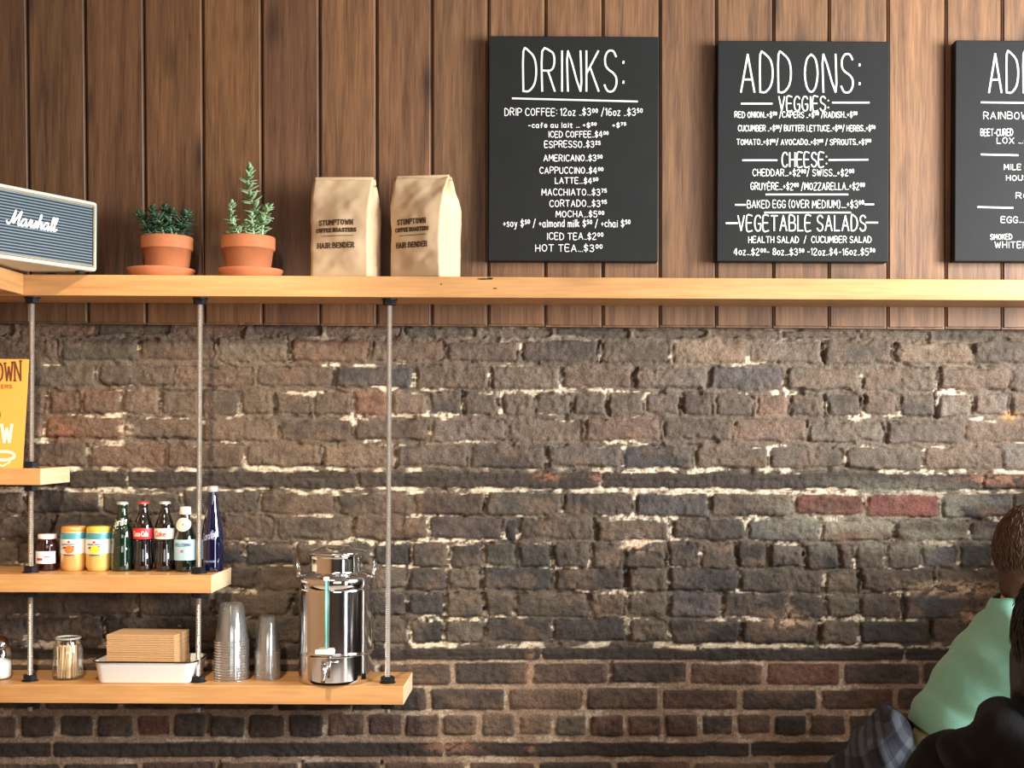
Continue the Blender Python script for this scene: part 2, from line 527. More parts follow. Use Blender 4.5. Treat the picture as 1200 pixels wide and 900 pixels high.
# ------------------------------------------------------------------ the brick wall
def brick_wall():
    step = 1.5
    xs = np.arange(-118, 1560, step)
    ys = np.arange(366, 966, step)
    gx, gy = np.meshgrid(xs, ys)
    n1, n2, n3, n4, n5 = [Noise(s) for s in (3, 8, 21, 34, 55)]
    # rows: top and bottom at the left and right edge of the photo, and the joints along the row
    rows = [
        ((378, 392), (388, 397), [-60, 18, 111, 200, 292, 380, 470, 560, 650, 740, 828, 915, 1005, 1092, 1180]),
        ((396, 421), (401, 427), [-110, -20, 70, 162, 253, 341, 434, 522, 610, 703, 786, 877, 965, 1049, 1138, 1225]),
        ((428, 452), (432, 458), [-70, 20, 112, 207, 298, 391, 484, 572, 659, 744, 830, 921, 1008, 1099, 1186]),
        ((458, 484), (463, 488), [-80, -36, 8, 54, 95, 141, 187, 236, 279, 322, 366, 413, 457, 502, 543, 586, 626, 669, 713, 756, 798, 838, 884, 925, 967, 1010, 1053, 1098, 1140, 1184, 1228]),
        ((489, 514), (494, 519), [-110, -40, 52, 145, 236, 327, 413, 503, 594, 683, 774, 862, 947, 1038, 1128, 1212]),
        ((521, 546), (525, 550), [-80, 12, 102, 194, 286, 376, 463, 551, 640, 729, 813, 903, 992, 1083, 1172]),
        ((552, 571), (555, 574), [-118, 150, 420, 705, 1152]),
        ((576, 601), (580, 605), [-60, 30, 118, 213, 304, 393, 482, 569, 658, 742, 832, 930, 1012, 1103, 1185]),
        ((605, 631), (610, 635), [-30, 60, 150, 236, 323, 414, 502, 591, 609, 697, 786, 876, 962, 1050, 1138, 1225]),
        ((635, 660), (640, 668), [-70, -26, 18, 63, 108, 152, 196, 240, 285, 345, 394, 435, 480, 525, 567, 607, 648, 692, 730, 780, 820, 862, 901, 942, 984, 1002, 1040, 1080, 1122, 1165, 1208]),
        ((665, 690), (668, 694), [-60, 30, 121, 212, 300, 390, 478, 524, 565, 648, 735, 783, 865, 965, 1008, 1095, 1180]),
        ((695, 721), (697, 725), [-20, 70, 160, 250, 340, 430, 478, 520, 567, 604, 690, 735, 783, 845, 925, 967, 1006, 1058, 1140, 1225]),
        ((725, 752), (728, 755), [-60, 30, 121, 212, 303, 392, 478, 520, 565, 648, 735, 783, 869, 960, 1006, 1093, 1180]),
        ((759, 773), (759, 775), [-118, 200, 635, 1060]),
        ((777, 803), (777, 802), [-90, 0, 88, 178, 266, 354, 442, 530, 622, 715, 807, 896, 987, 1080, 1172]),
        ((807, 832), (807, 832), [-40, 50, 140, 230, 322, 412, 502, 594, 684, 774, 868, 960, 1050, 1140, 1230]),
        ((838, 864), (837, 861), [-66, -23, 21, 67, 112, 157, 201, 244, 289, 335, 381, 428, 472, 517, 561, 606, 649, 690, 733, 778, 821, 862, 905, 948, 993, 1037, 1081, 1125, 1170, 1214]),
        ((870, 888), (869, 886), [-118, 62, 520, 880]),
        ((895, 921), (892, 919), [-20, 72, 163, 255, 353, 448, 547, 629, 720, 812, 905, 997, 1090, 1180]),
        ((925, 950), (922, 948), [-60, 30, 120, 210, 300, 392, 486, 580, 672, 765, 858, 950, 1042, 1135, 1226]),
    ]
    bands = (6, 13, 17)
    lower = (14, 15, 16, 18, 19)
    rs = np.random.RandomState(12)
    H = np.zeros_like(gx)
    C = np.zeros(gx.shape + (3,))
    # warped coordinates give hand-made, worn edges
    wob = np.where(gy < 765, 1.0, 0.45)
    wx = gx + wob * (7.5 * (n1.fbm(gx / 26, gy / 26, 3) - .5) + 3.4 * (n2.fbm(gx / 7, gy / 7, 2) - .5))
    wy = gy + wob * (6.0 * (n2.fbm(gx / 30 + 40, gy / 22, 3) - .5) + 3.0 * (n3.fbm(gx / 7, gy / 7, 2) - .5))
    D = np.full(gx.shape, -9.0)      # distance into the nearest brick
    B = np.zeros(gx.shape + (3,))    # brick colour
    HB = np.zeros(gx.shape)
    isband = np.zeros(gx.shape, bool)
    void = np.zeros(gx.shape)
    pal = [(104, 90, 76), (98, 82, 68), (110, 95, 82), (92, 80, 72), (106, 84, 70), (84, 72, 66), (100, 92, 80), (112, 88, 74), (90, 80, 70)]
    pal_mid = [(96, 82, 70), (84, 72, 62), (72, 64, 60), (90, 74, 64), (66, 60, 58), (80, 66, 60), (74, 64, 64), (88, 80, 68)]
    pal_low = [(98, 74, 62), (88, 68, 58), (106, 78, 64), (80, 66, 60), (92, 66, 56), (76, 62, 56)]
    dark = [(58, 56, 62), (64, 56, 54), (54, 54, 56), (62, 58, 66)]
    over = {  # bricks the photo shows in a colour of their own: (row, joint at its left) -> colour
        (1, 610): (84, 70, 68), (1, 786): (134, 110, 88), (1, 1049): (122, 100, 80), (1, 70): (78, 72, 58),
        (2, 391): (66, 66, 70), (2, 830): (78, 76, 82), (2, 744): (104, 96, 90), (2, 484): (104, 86, 72),
        (3, 502): (78, 72, 70), (3, 884): (138, 104, 84), (3, 756): (98, 86, 80), (3, 1098): (120, 112, 102), (3, 1140): (104, 100, 98), (3, 798): (86, 72, 66),
        (4, 683): (116, 86, 74), (4, 52): (116, 82, 60), (4, 503): (110, 96, 92), (5, 729): (66, 68, 74), (5, 1172): (98, 116, 122), (5, 12): (96, 74, 58), (5, 640): (88, 80, 78),
        (7, 930): (120, 72, 58), (7, 1012): (126, 68, 58), (7, 742): (78, 80, 88), (7, 482): (86, 62, 58), (7, 658): (66, 58, 56), (7, 569): (88, 84, 74), (7, 30): (58, 52, 50), (7, 304): (102, 80, 62), (7, 393): (76, 68, 62),
        (8, 876): (74, 80, 90), (8, 962): (124, 92, 76), (8, 236): (86, 64, 54), (8, 414): (92, 66, 54), (8, 502): (74, 62, 62), (8, 591): (44, 42, 46), (8, 609): (84, 72, 66),
        (9, 648): (74, 64, 62), (9, 607): (60, 62, 60), (9, 567): (72, 72, 64), (9, 901): (72, 68, 72), (9, 1080): (84, 90, 104), (9, 1002): (78, 70, 72), (9, 1040): (94, 84, 84),
        (10, 565): (54, 58, 60), (10, 648): (70, 60, 58), (10, 783): (62, 62, 68), (10, 865): (74, 66, 62), (11, 690): (118, 92, 72), (11, 604): (86, 74, 66), (11, 783): (80, 82, 92), (11, 1058): (72, 76, 86), (11, 1140): (78, 80, 90),
        (12, 565): (58, 54, 54), (12, 648): (66, 56, 60), (12, 783): (52, 50, 52), (12, 869): (50, 52, 58), (12, 1006): (60, 56, 54), (14, 896): (112, 70, 54), (14, 635): (96, 86, 74),
        (16, 157): (104, 62, 52), (16, 561): (100, 84, 72), (16, 517): (98, 78, 68), (16, 649): (110, 100, 86), (16, 690): (98, 66, 56), (16, 606): (118, 94, 76), (16, 905): (60, 54, 50), (15, 594): (116, 90, 72),
    }
    patch = {(10, 524), (11, 520), (12, 520), (10, 735), (11, 735), (12, 735), (10, 965), (11, 967), (12, 960)}
    seam = []
    for ri, ((t0, b0), (t1, b1), js) in enumerate(rows):
        js = sorted(js)
        while js[-1] < 1600: js.append(js[-1] + (44 if ri in (3, 9, 16) else 90 if ri not in bands else 420))
        u = gx / 1200.0
        top = t0 + (t1 - t0) * u
        bot = b0 + (b1 - b0) * u
        band = ri in bands
        sel = (gy > top - 5) & (gy < bot + 5)
        ja = np.array(js, float)
        idx = np.clip(np.searchsorted(ja, wx, side='right') - 1, 0, len(js) - 2)
        xl = ja[idx]; xr = ja[idx + 1]
        g = 2.2 if ri not in lower else 2.6
        if band: g = 0.8
        nb = len(js)
        colr = np.zeros((nb, 3)); ho = rs.uniform(-.0035, .0035, nb); tx = rs.uniform(-.00007, .00007, nb); ty = rs.uniform(-.00014, .00014, nb)
        vo = (rs.rand(nb) < (.42 if ri < 13 else .12)).astype(float) * rs.uniform(.4, 1, nb)
        trim = rs.uniform(-1.3, 1.6, (nb, 2))
        pt = np.zeros(nb)
        for k in range(nb):
            if band:
                c = (64, 50, 43)
            else:
                p = pal if ri <= 5 else (pal_low if ri in lower else pal_mid)
                c = p[rs.randint(len(p))]
                if 6 < ri < 13 and rs.rand() < .3: c = dark[rs.randint(4)]
                if ri <= 5 and js[k] < 420: c = tuple(np.array(c) * np.array((1.02, .93, .86)))
                c = over.get((ri, js[k]), c)
                f = rs.uniform(.94, 1.06)
                c = tuple(v * f for v in c)
            colr[k] = lin(c)
            if (ri, js[k]) in patch: pt[k] = 1
        dx = np.minimum(wx - xl - g, xr - g - wx)
        dy = np.minimum(wy - top - trim[idx, 0] * (0 if band else 1), bot + trim[idx, 1] * (0 if band else 1) - wy)
        rr = 4.0
        ax = np.maximum(rr - dx, 0); ay = np.maximum(rr - dy, 0)
        d = np.minimum(np.minimum(dx, dy), rr) - np.where((dx < rr) & (dy < rr), np.sqrt(ax ** 2 + ay ** 2) - np.maximum(ax, ay), 0)
        better = sel & (d > D)
        D = np.where(better, d, D)
        B[better] = colr[idx][better]
        hb = ho[idx] + tx[idx] * (gx - (xl + xr) / 2) + ty[idx] * (gy - (top + bot) / 2)
        if band: hb = hb * .3 - .0015
        if ri == 0: hb = hb - .012
        HB = np.where(better, hb, HB)
        isband |= better & band
        HB = np.where(better & (pt[idx] > 0), .002 + .012 * (n4.fbm(gx / 14, gy / 14, 4) - .5), HB)
        PTm = better & (pt[idx] > 0)
        B[PTm] = lin((92, 84, 72))
        # open vertical joints
        near = np.abs(wx - np.where(np.abs(wx - xl) < np.abs(wx - xr), xl, xr))
        ji = np.where(np.abs(wx - xl) < np.abs(wx - xr), idx, idx + 1)
        vv = vo[np.clip(ji, 0, nb - 1)] * (near < 3.2) * (dy > -1) * sel * (0 if band else 1)
        void = np.maximum(void, vv * (n5.fbm(gx / 5, gy / 12, 2) > .42))
    lum = B @ np.array((.3, .55, .15))
    isred = np.clip((B[..., 0] / (B[..., 2] + 1e-5) - 2.2) / 1.2, 0, 1)[..., None]
    neutral = lum[..., None] * np.array((1.30, .985, .70))
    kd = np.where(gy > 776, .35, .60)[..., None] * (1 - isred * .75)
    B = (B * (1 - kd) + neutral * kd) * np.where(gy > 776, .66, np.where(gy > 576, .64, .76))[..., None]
    inb = sst(-0.6, 1.8, D)
    up = gy < 768
    fine = n3.fbm(gx / 5, gy / 5, 4) - .5
    lump = n4.fbm(gx / 11, gy / 9, 4) - .5
    mort_h = np.where(up, -.0048 + .013 * lump, -.005 + .005 * lump) - .009 * void
    brick_h = HB + .0068 * fine + .004 * (n5.fbm(gx / 24, gy / 24, 3) - .5)
    brick_h = brick_h - np.where(isband, 0, .004) * (1 - sst(0, 5, D))
    # smears of mortar over the faces in the upper part
    sm = sst(.50, .62, n1.fbm(gx / 40 + 7, gy / 22 + 3, 4)) * up
    H = mort_h * (1 - inb) + brick_h * inb
    crack = np.exp(-((D - .3) / .8) ** 2) * sst(.46, .56, n5.fbm(gx / 13 + 5, gy / 9 + 60, 3)) * up
    H -= crack * .007
    H += sm * .003 * (.5 + fine)
    cavity = sst(.60, .66, n2.fbm(gx / 30 + 90, gy / 14 + 20, 4)) * (1 - inb) * up
    H -= cavity * .008
    # colours
    m_up = np.array(lin((92, 79, 65))); m_white = np.array(lin((206, 190, 166))); m_low = np.array(lin((138, 116, 96)))
    mort = np.where(up[..., None], m_up * .55 + np.maximum(B, .02) * .5, m_low) * (0.78 + .5 * n5.fbm(gx / 9, gy / 9, 3))[..., None]
    wth = np.where(gy < 545, .632, .592)
    wh = sst(0, .05, -wth + n4.fbm(gx / 46 + 31, gy / 11 + 5, 4)) * sst(-.1, .1, n1.fbm(gx / 4, gy / 4, 2) - .42)
    wh = wh * np.where(up, .85, .45)
    wh = np.where(gy < 402, wh * .3, wh)
    lime = ((np.abs(gy - 576) < 5) & (gx < 1300)) * sst(.35, .5, n3.fbm(gx / 30, gy / 6, 3))
    lime = lime * sst(.36, .48, n1.fbm(gx / 18 + 44, gy / 5, 3))
    lime = np.maximum(lime, (np.abs(gy - 756 - 0 * gx) < 4.5) * sst(.42, .5, n3.fbm(gx / 26 + 11, gy / 30, 2)) * (gx > 450))
    lime = np.maximum(lime, (np.abs(gy - 549 - gx * .0035) < 3) * sst(.5, .6, n3.fbm(gx / 22 + 71, gy / 30, 2)))
    wh = np.clip(np.maximum(wh, lime * (1 - inb) * .85), 0, 1)
    mort = mort * (1 - wh[..., None]) + m_white * wh[..., None]
    mort = mort * (1 - .55 * void)[..., None]
    t = n2.fbm(gx / 9, gy / 9, 4)
    big = n5.fbm(gx / 34 + 3, gy / 20 + 8, 3)
    bc = B * (0.55 + .9 * t)[..., None]
    warm = np.array(lin((112, 86, 66)))
    k = (sst(.56, .72, big) * np.where(isband, .12, .38))[..., None]
    bc = bc * (1 - k) + warm * (.7 + .6 * t)[..., None] * k
    soot = np.where(gy < 545, .45, 1) * sst(.54, .70, n4.fbm(gx / 30 + 55, gy / 18 + 2, 4)) * .55 * (~up * .6 + up * .55)
    bc = bc * (1 - soot[..., None])
    k = (sm * .38 * np.where(isband, .2, 1))[..., None]
    bc = bc * (1 - k) + m_up * k
    streak = n3.fbm(gx / 60, gy / 2.6, 4)
    bc = np.where(isband[..., None], B * (.35 + 1.1 * streak)[..., None], bc)
    for (cx, cy, rx, ry, c) in [(641, 559, 16, 5, (142, 92, 68)), (698, 560, 9, 6, (124, 84, 66)), (1168, 562, 42, 7, (138, 96, 72)), (530, 876, 34, 6, (134, 96, 76)), (620, 868, 8, 26, (124, 92, 70)),
                                (622, 785, 6, 22, (150, 112, 84)), (148, 503, 9, 8, (200, 176, 150)), (67, 503, 20, 12, (130, 82, 58)), (746, 637, 18, 10, (198, 168, 140)), (926, 728, 26, 9, (176, 150, 122)), (925, 706, 5, 14, (160, 134, 104)), (1120, 690, 60, 9, (190, 160, 128)), (1140, 722, 22, 9, (180, 140, 112)), (816, 758, 22, 4, (206, 190, 164)), (1185, 487, 12, 7, (170, 130, 88))]:
        w = np.exp(-(((gx - cx) / rx) ** 2 + ((gy - cy) / ry) ** 2) ** 1.5) * sst(.38, .52, n2.fbm(gx / 7, gy / 4, 3)) * .8
        bc = bc * (1 - w[..., None]) + np.array(lin(c)) * w[..., None]
        mort = mort * (1 - w[..., None]) + np.array(lin(c)) * w[..., None]
    # the grey-green lime wash to the right
    gr = np.exp(-(((gx - 1040) / 150) ** 2 + ((gy - 608) / 42) ** 2) ** 2) * sst(.3, .6, n1.fbm(gx / 30, gy / 14, 4))
    gcol = np.array(lin((122, 118, 102)))
    redk = np.clip(B[..., 0] / (B[..., 2] + 1e-4) > 3.2, 0, 1)
    k = (gr * np.where(redk & (inb > .5), .05, .75))[..., None]
    bc = bc * (1 - k) + gcol * k
    mort = mort * (1 - k) + gcol * (1.05) * k
    ib = sst(-.2, 1.0, D)[..., None]
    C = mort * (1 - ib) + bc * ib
    ny, nx = gx.shape
    # into the room: the wall's own plane lies behind the cladding
    d0 = .024 - CAMY
    c_, s_ = math.cos(ROLL), math.sin(ROLL)
    DX, DY = gx - VX, VY - gy
    co = np.zeros((ny, nx, 3))
    co[..., 0] = (DX * c_ - DY * s_) * d0 / F
    co[..., 1] = .024 - H
    co[..., 2] = CAMZ + (DX * s_ + DY * c_) * d0 / F
    V = co.reshape(-1, 3)
    ii = np.arange(ny * nx).reshape(ny, nx)
    q = np.stack([ii[1:, :-1], ii[1:, 1:], ii[:-1, 1:], ii[:-1, :-1]], -1).reshape(-1, 4)
    # a plain skirt runs from the last course down to the floor and up behind the planks
    lo = ii[-1, :]; hi = ii[0, :]
    ex = V[lo].copy(); ex[:, 2] = 0; ex[:, 1] = .024
    eh = V[hi].copy(); eh[:, 2] = 3.1; eh[:, 1] = .024
    n0 = len(V)
    V = np.concatenate([V, ex, eh])
    a = n0 + np.arange(nx); b = n0 + nx + np.arange(nx)
    q = np.concatenate([q, np.stack([a[:-1], a[1:], lo[1:], lo[:-1]], -1), np.stack([hi[:-1], hi[1:], b[1:], b[:-1]], -1)])
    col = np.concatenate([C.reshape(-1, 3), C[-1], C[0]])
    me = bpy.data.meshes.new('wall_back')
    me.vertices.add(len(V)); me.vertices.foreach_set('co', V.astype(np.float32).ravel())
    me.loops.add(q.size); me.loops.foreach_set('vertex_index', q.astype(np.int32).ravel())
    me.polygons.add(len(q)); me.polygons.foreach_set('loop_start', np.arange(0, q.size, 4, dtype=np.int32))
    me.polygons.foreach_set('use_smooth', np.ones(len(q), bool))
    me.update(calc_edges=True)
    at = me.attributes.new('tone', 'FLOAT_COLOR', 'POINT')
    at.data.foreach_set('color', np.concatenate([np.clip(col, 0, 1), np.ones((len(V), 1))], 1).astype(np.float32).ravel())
    m, nt, bs = newmat('old brick and mortar')
    an = N(nt, 'ShaderNodeAttribute', attribute_name='tone')
    tc = N(nt, 'ShaderNodeTexCoord')
    no = N(nt, 'ShaderNodeTexNoise')
    no.inputs['Scale'].default_value = 190
    no.inputs['Detail'].default_value = 5
    nt.links.new(tc.outputs['Object'], no.inputs['Vector'])
    mr = N(nt, 'ShaderNodeMapRange')
    mr.inputs[1].default_value = .25; mr.inputs[2].default_value = .75; mr.inputs[3].default_value = .58; mr.inputs[4].default_value = 1.42
    nt.links.new(no.outputs['Fac'], mr.inputs[0])
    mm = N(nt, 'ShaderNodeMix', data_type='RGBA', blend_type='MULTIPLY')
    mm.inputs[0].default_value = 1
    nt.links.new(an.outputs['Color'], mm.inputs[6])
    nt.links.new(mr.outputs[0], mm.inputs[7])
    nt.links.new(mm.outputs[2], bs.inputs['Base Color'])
    bs.inputs['Roughness'].default_value = .85
    bp = N(nt, 'ShaderNodeBump')
    bp.inputs['Strength'].default_value = .7
    bp.inputs['Distance'].default_value = .003
    nt.links.new(no.outputs['Fac'], bp.inputs['Height'])
    nt.links.new(bp.outputs['Normal'], bs.inputs['Normal'])
    me.materials.append(m)
    o = bpy.data.objects.new('wall_back', me)
    COL.objects.link(o)
    tag(o, 'old brown brick wall with rough pale mortar and dark bands', 'wall', kind='structure')


brick_wall()


# ------------------------------------------------------------------ plank cladding above the bricks
def cladding():
    sx = [-118, -37, 31, 99, 168, 237, 306, 374, 441, 506, 572, 639, 706, 773, 839, 906, 971, 1040, 1108, 1174, 1241, 1308, 1375, 1442, 1509, 1556]
    tones = [(.5, .48, .48), (.5, .48, .48), (.60, .60, .58), (.66, .60, .58), (.74, .68, .60), (.86, .80, .68), (.70, .63, .64), (.96, .92, .86), (.86, .81, .80), (.86, .86, .86),  # plank colours; the darker left also paints in the light falling off
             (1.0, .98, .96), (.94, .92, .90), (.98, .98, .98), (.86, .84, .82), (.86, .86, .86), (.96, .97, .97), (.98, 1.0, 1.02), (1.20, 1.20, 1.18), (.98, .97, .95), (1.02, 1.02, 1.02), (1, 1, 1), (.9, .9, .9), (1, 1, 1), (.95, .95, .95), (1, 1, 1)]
    bm = bmesh.new()
    la = bm.verts.layers.float_color.new('plank')
    lt = bm.verts.layers.float_color.new('tone')
    rnd = random.Random(5)
    d = 0.0
    for k in range(len(sx) - 1):
        xt0, xt1 = sx[k], sx[k + 1]
        lean = 5.0 * max(0, 1 - xt0 / 500.0) if xt0 > 0 else 5.0
        lean1 = 5.0 * max(0, 1 - xt1 / 500.0) if xt1 > 0 else 5.0
        g = 0.7
        zb = P((xt0 + xt1) / 2, 379 + 7 * (xt0 / 1200.0), d).z + rnd.uniform(-.001, .001)
        A = P(xt0 + g, 0, d).x; Bx = P(xt1 - g, 0, d).x
        A2 = P(xt0 + g + lean, 380, d).x; B2 = P(xt1 - g + lean1, 380, d).x
        zt = 3.1
        z0 = P(600, 0, d).z; z1 = P(600, 380, d).z

        def xa(a, b, z): return a + (b - a) * (z0 - z) / (z0 - z1)
        vs = box(bm, (0, 0, 0), (1, 1, 1))
        for v in vs:
            z = zb if v.co.z < 0 else zt
            x = xa(A, A2, z) if v.co.x < 0 else xa(Bx, B2, z)
            y = d if v.co.y < 0 else d + .0225
            v.co = Vector((x, y, z))
        es = [e for v in vs for e in v.link_edges if all(w.co.y < d + .001 for w in e.verts)]
        r = bmesh.ops.bevel(bm, geom=list(set(es)), offset=.0055, segments=3, affect='EDGES')
        # the lower corners are rounded
        fin = set()
        stack = [r['faces'][0].verts[0]]
        while stack:
            v = stack.pop()
            if v in fin: continue
            fin.add(v)
            stack += [e.other_vert(v) for e in v.link_edges]
        c = (rnd.random(), rnd.random(), rnd.random(), 1)
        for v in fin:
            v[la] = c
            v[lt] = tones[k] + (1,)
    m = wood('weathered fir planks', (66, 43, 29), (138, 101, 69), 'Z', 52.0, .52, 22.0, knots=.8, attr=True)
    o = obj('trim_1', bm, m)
    tag(o, 'vertical brown timber plank cladding above the brick wall', 'wall cladding', kind='structure')


cladding()


# ------------------------------------------------------------------ the rest of the room (mostly behind the lens; it bounces and mirrors the light)
def shell():
    XL, XR, YF, ZC = -1.80, 3.0, -6.5, 3.1
    plaster = mat('warm grey plaster', (84, 68, 54), .9, vary=.08, scale=6)
    floorm = wood('dark floor boards', (70, 50, 36), (110, 82, 60), 'Y', 16, .5)
    ceil = mat('cream ceiling paint', (120, 106, 90), .9, vary=.05, scale=5)
    frame = mat('black window frame paint', (38, 36, 34), .5)

    def S_(name, bm, m, label, cat):
        tag(obj(name, bm, m), label, cat, kind='structure')

    bm = bmesh.new(); box(bm, ((XL + XR) / 2, -3.2, -.05), (XR - XL + .4, 6.8, .1))
    S_('floor', bm, floorm, 'dark timber board floor of the cafe', 'floor')
    bm = bmesh.new(); box(bm, ((XL + XR) / 2, -3.2, ZC + .05), (XR - XL + .4, 6.8, .1))
    S_('ceiling', bm, ceil, 'plain cream ceiling of the cafe', 'ceiling')
    bm = bmesh.new(); box(bm, (XL - .05, -3.2, ZC / 2), (.1, 6.6, ZC))
    S_('wall_left', bm, wood('honey side wall panelling', (112, 78, 46), (158, 116, 70), 'Z', 16, .6), 'plain side wall left of the shelves', 'wall')

    def holed(horizontal, at, a0, a1, h0, h1, z0, z1):
        bm = bmesh.new()
        for (p0, p1, q0, q1) in ((a0, h0, 0, ZC), (h1, a1, 0, ZC), (h0, h1, 0, z0), (h0, h1, z1, ZC)):
            c = ((p0 + p1) / 2, (q0 + q1) / 2); s = (p1 - p0, q1 - q0)
            if horizontal: box(bm, (c[0], at, c[1]), (s[0], .1, s[1]))
            else: box(bm, (at, c[0], c[1]), (.1, s[0], s[1]))
        return bm

    def frame_of(horizontal, at, h0, h1, z0, z1, n):
        bm = bmesh.new()
        for k in range(n + 1):
            c = h0 + (h1 - h0) * k / n
            if horizontal: box(bm, (c, at, (z0 + z1) / 2), (.04, .06, z1 - z0))
            else: box(bm, (at, c, (z0 + z1) / 2), (.06, .04, z1 - z0))
        for z in (z0, z1):
            if horizontal: box(bm, ((h0 + h1) / 2, at, z), (h1 - h0, .06, .04))
            else: box(bm, (at, (h0 + h1) / 2, z), (.06, h1 - h0, .04))
        return bm
    bm = bmesh.new()
    for (p0, p1, q0, q1) in ((YF, -4.6, 0, ZC), (-4.6, -3.4, 2.3, ZC), (-3.4, -2.9, 0, ZC), (-2.9, -1.1, 0, 1.45), (-2.9, -1.1, 2.85, ZC), (-1.1, .1, 0, ZC)):
        box(bm, (XR + .05, (p0 + p1) / 2, (q0 + q1) / 2), (.1, p1 - p0, q1 - q0))
    S_('added_door_1', frame_of(False, XR + .06, -4.6, -3.4, .03, 2.28, 2), frame, 'added dark framed glass door at right, opening for the fill light', 'door')  # door frame added around the fill light
    S_('wall_right', bm, plaster, 'plain side wall with a big window at right', 'wall')
    S_('window_1', frame_of(False, XR + .06, -2.9, -1.1, 1.45, 2.85, 1), frame, 'dark framed side window at right', 'window')
    S_('wall_front', holed(True, YF - .05, XL, XR, -.5, 2.3, 1.2, 2.8), plaster, 'plain front wall with the street window', 'wall')
    S_('window_2', frame_of(True, YF - .06, -.5, 2.3, 1.2, 2.8, 1), frame, 'dark framed street window behind the lens', 'window')
    # an unseen added partition beside the right of the picture keeps the window light off the foot of the wall
    t = thing('light_baffle', 'added tall dark timber partition beyond the right edge of the picture', 'baffle', (1.62, -.55, 0))
    pw = wood('dark baffle timber', (52, 36, 26), (84, 60, 42), 'Z', 18, .5)
    bm = bmesh.new(); box(bm, (0, 0, .755), (.04, .94, 1.51), .006, 2)
    obj('panel', bm, pw, t)
    bm = bmesh.new(); box(bm, (0, 0, 1.525), (.07, .98, .03), .006, 2)
    obj('cap_rail', bm, pw, t)


def reflector():  # unseen block, added so its pale top bounces light up under the shelves
    t = thing('bounce_reflector', 'added white topped counter below the picture, before the shelves', 'reflector', (-.70, -.98, 0))
    bm = bmesh.new(); box(bm, (0, 0, .345), (2.06, .78, .69), .006, 2)
    obj('cabinet', bm, wood('counter front timber', (92, 64, 42), (136, 98, 66), 'Z', 18, .5), t)
    bm = bmesh.new(); box(bm, (0, 0, .705), (2.12, .84, .03), .006, 2)
    obj('worktop', bm, mat('white stone worktop', (226, 214, 196), .4, vary=.05, scale=12), t)


def spotlight():  # housing added for the unseen warm spot
    d = (SPOT_AIM - SPOT_AT).normalized()
    t = thing('added_spotlight', 'added black spotlight under the ceiling, aimed at the bottles and cups', 'spotlight', SPOT_AT)
    blk = mat('black lamp housing', (26, 26, 28), .5)
    bm = bmesh.new()
    lathe(bm, [(.062, .0), (.060, .11), (.045, .14), (0, .14)], 28, M=(-d).to_track_quat('Z', 'Y').to_matrix().to_4x4() @ Matrix.Translation((0, 0, .012)))
    obj('lamp_head', bm, blk, t, True)
    bm = bmesh.new()
    tube(bm, [-d * .10, -d * .10 + Vector((0, 0, .08)), Vector((-d.x * .1, -d.y * .1, 3.099 - SPOT_AT.z))], .009, 8)
    obj('stem', bm, blk, t, True)


shell()
reflector()
spotlight()
# ------------------------------------------------------------------ shelves and threaded rods
SY = -.185                      # front edge of the shelves
XLW = -1.80
ZT1 = P(600, 324.5, SY).z; ZB1 = P(600, 349.0, SY).z
ZT2 = P(40, 549, SY).z; ZB2 = P(40, 568.5, SY).z
ZT3 = P(200, 674, SY).z; ZB3 = P(200, 695, SY).z
ZT4 = P(240, 803, SY).z; ZB4 = P(240, 825, SY).z

honey = wood('oiled pine shelf board', (166, 118, 70), (204, 155, 100), 'X', 22, .45, 16, knots=.3)
honey_end = wood('pale sawn end grain', (206, 178, 138), (230, 206, 168), 'Y', 26, .6, 3)


def shelf(name, x0, x1, y0, y1, z0, z1, label, mtl=honey, end=True, axis='X'):
    bm = bmesh.new()
    c = Vector(((x0 + x1) / 2, (y0 + y1) / 2, z0))
    box(bm, (0, 0, (z1 - z0) / 2), (x1 - x0, y1 - y0, z1 - z0), .0018, 2)
    o = obj(name, bm, mtl, loc=c)
    o.data.materials.append(honey_end)
    for f in o.data.polygons:
        if end and abs(f.normal.x if axis == 'X' else f.normal.y) > .9: f.material_index = 1
    return tag(o, label, 'shelf')


XJ = P(28, 330, SY).x
top_shelf = shelf('wall_shelf', XLW + .001, 2.62, SY, -.001, ZB1, ZT1, 'long pale pine shelf running along the foot of the plank cladding, under the chalkboards')
bm = bmesh.new()
for (kx, ky, ka, kb) in ((566, 327, .016, .0022), (574, 326.5, .009, .0030), (580, 338, .006, .0016), (517, 333, .0022, .0022)):
    q = P(kx, ky, SY) - top_shelf.location
    bmesh.ops.create_icosphere(bm, subdivisions=2, radius=1, matrix=Matrix.Translation((q.x, SY - top_shelf.location.y, q.z)) @ Matrix.Diagonal((ka, .0006, kb, 1)))
obj('wood_knot', bm, mat('dark split knot', (44, 28, 18), .8), top_shelf)
left_wood = wood('oiled pine return board', (166, 118, 70), (204, 155, 100), 'Y', 22, .42, 16)
shelf('wall_shelf', XLW + .001, XJ, -1.35, SY - .0015, ZB1 + .001, ZT1 + .001, 'pine return shelf coming forward at upper left, under the loudspeaker', left_wood, True, 'Y')
shelf('wall_shelf', XLW + .001, P(47.5, 558, SY).x, SY, .012, ZB2, ZT2, 'short pine shelf stub at left under the orange card')
shelf('wall_shelf', XLW + .001, P(248, 684, SY).x, SY, .012, ZB3, ZT3, 'pine shelf carrying the cans and bottles')
shelf('wall_shelf', XLW + .001, P(473, 814, SY).x, SY, .012, ZB4, ZT4, 'lowest pine shelf carrying the steel urn and the paper napkins')

steel = mat('zinc threaded steel', (214, 212, 208), .30, .88, .1, 60)
blackiron = mat('black iron fitting', (34, 35, 38), .45, .6, .2, 60, .2)
RY = -.140


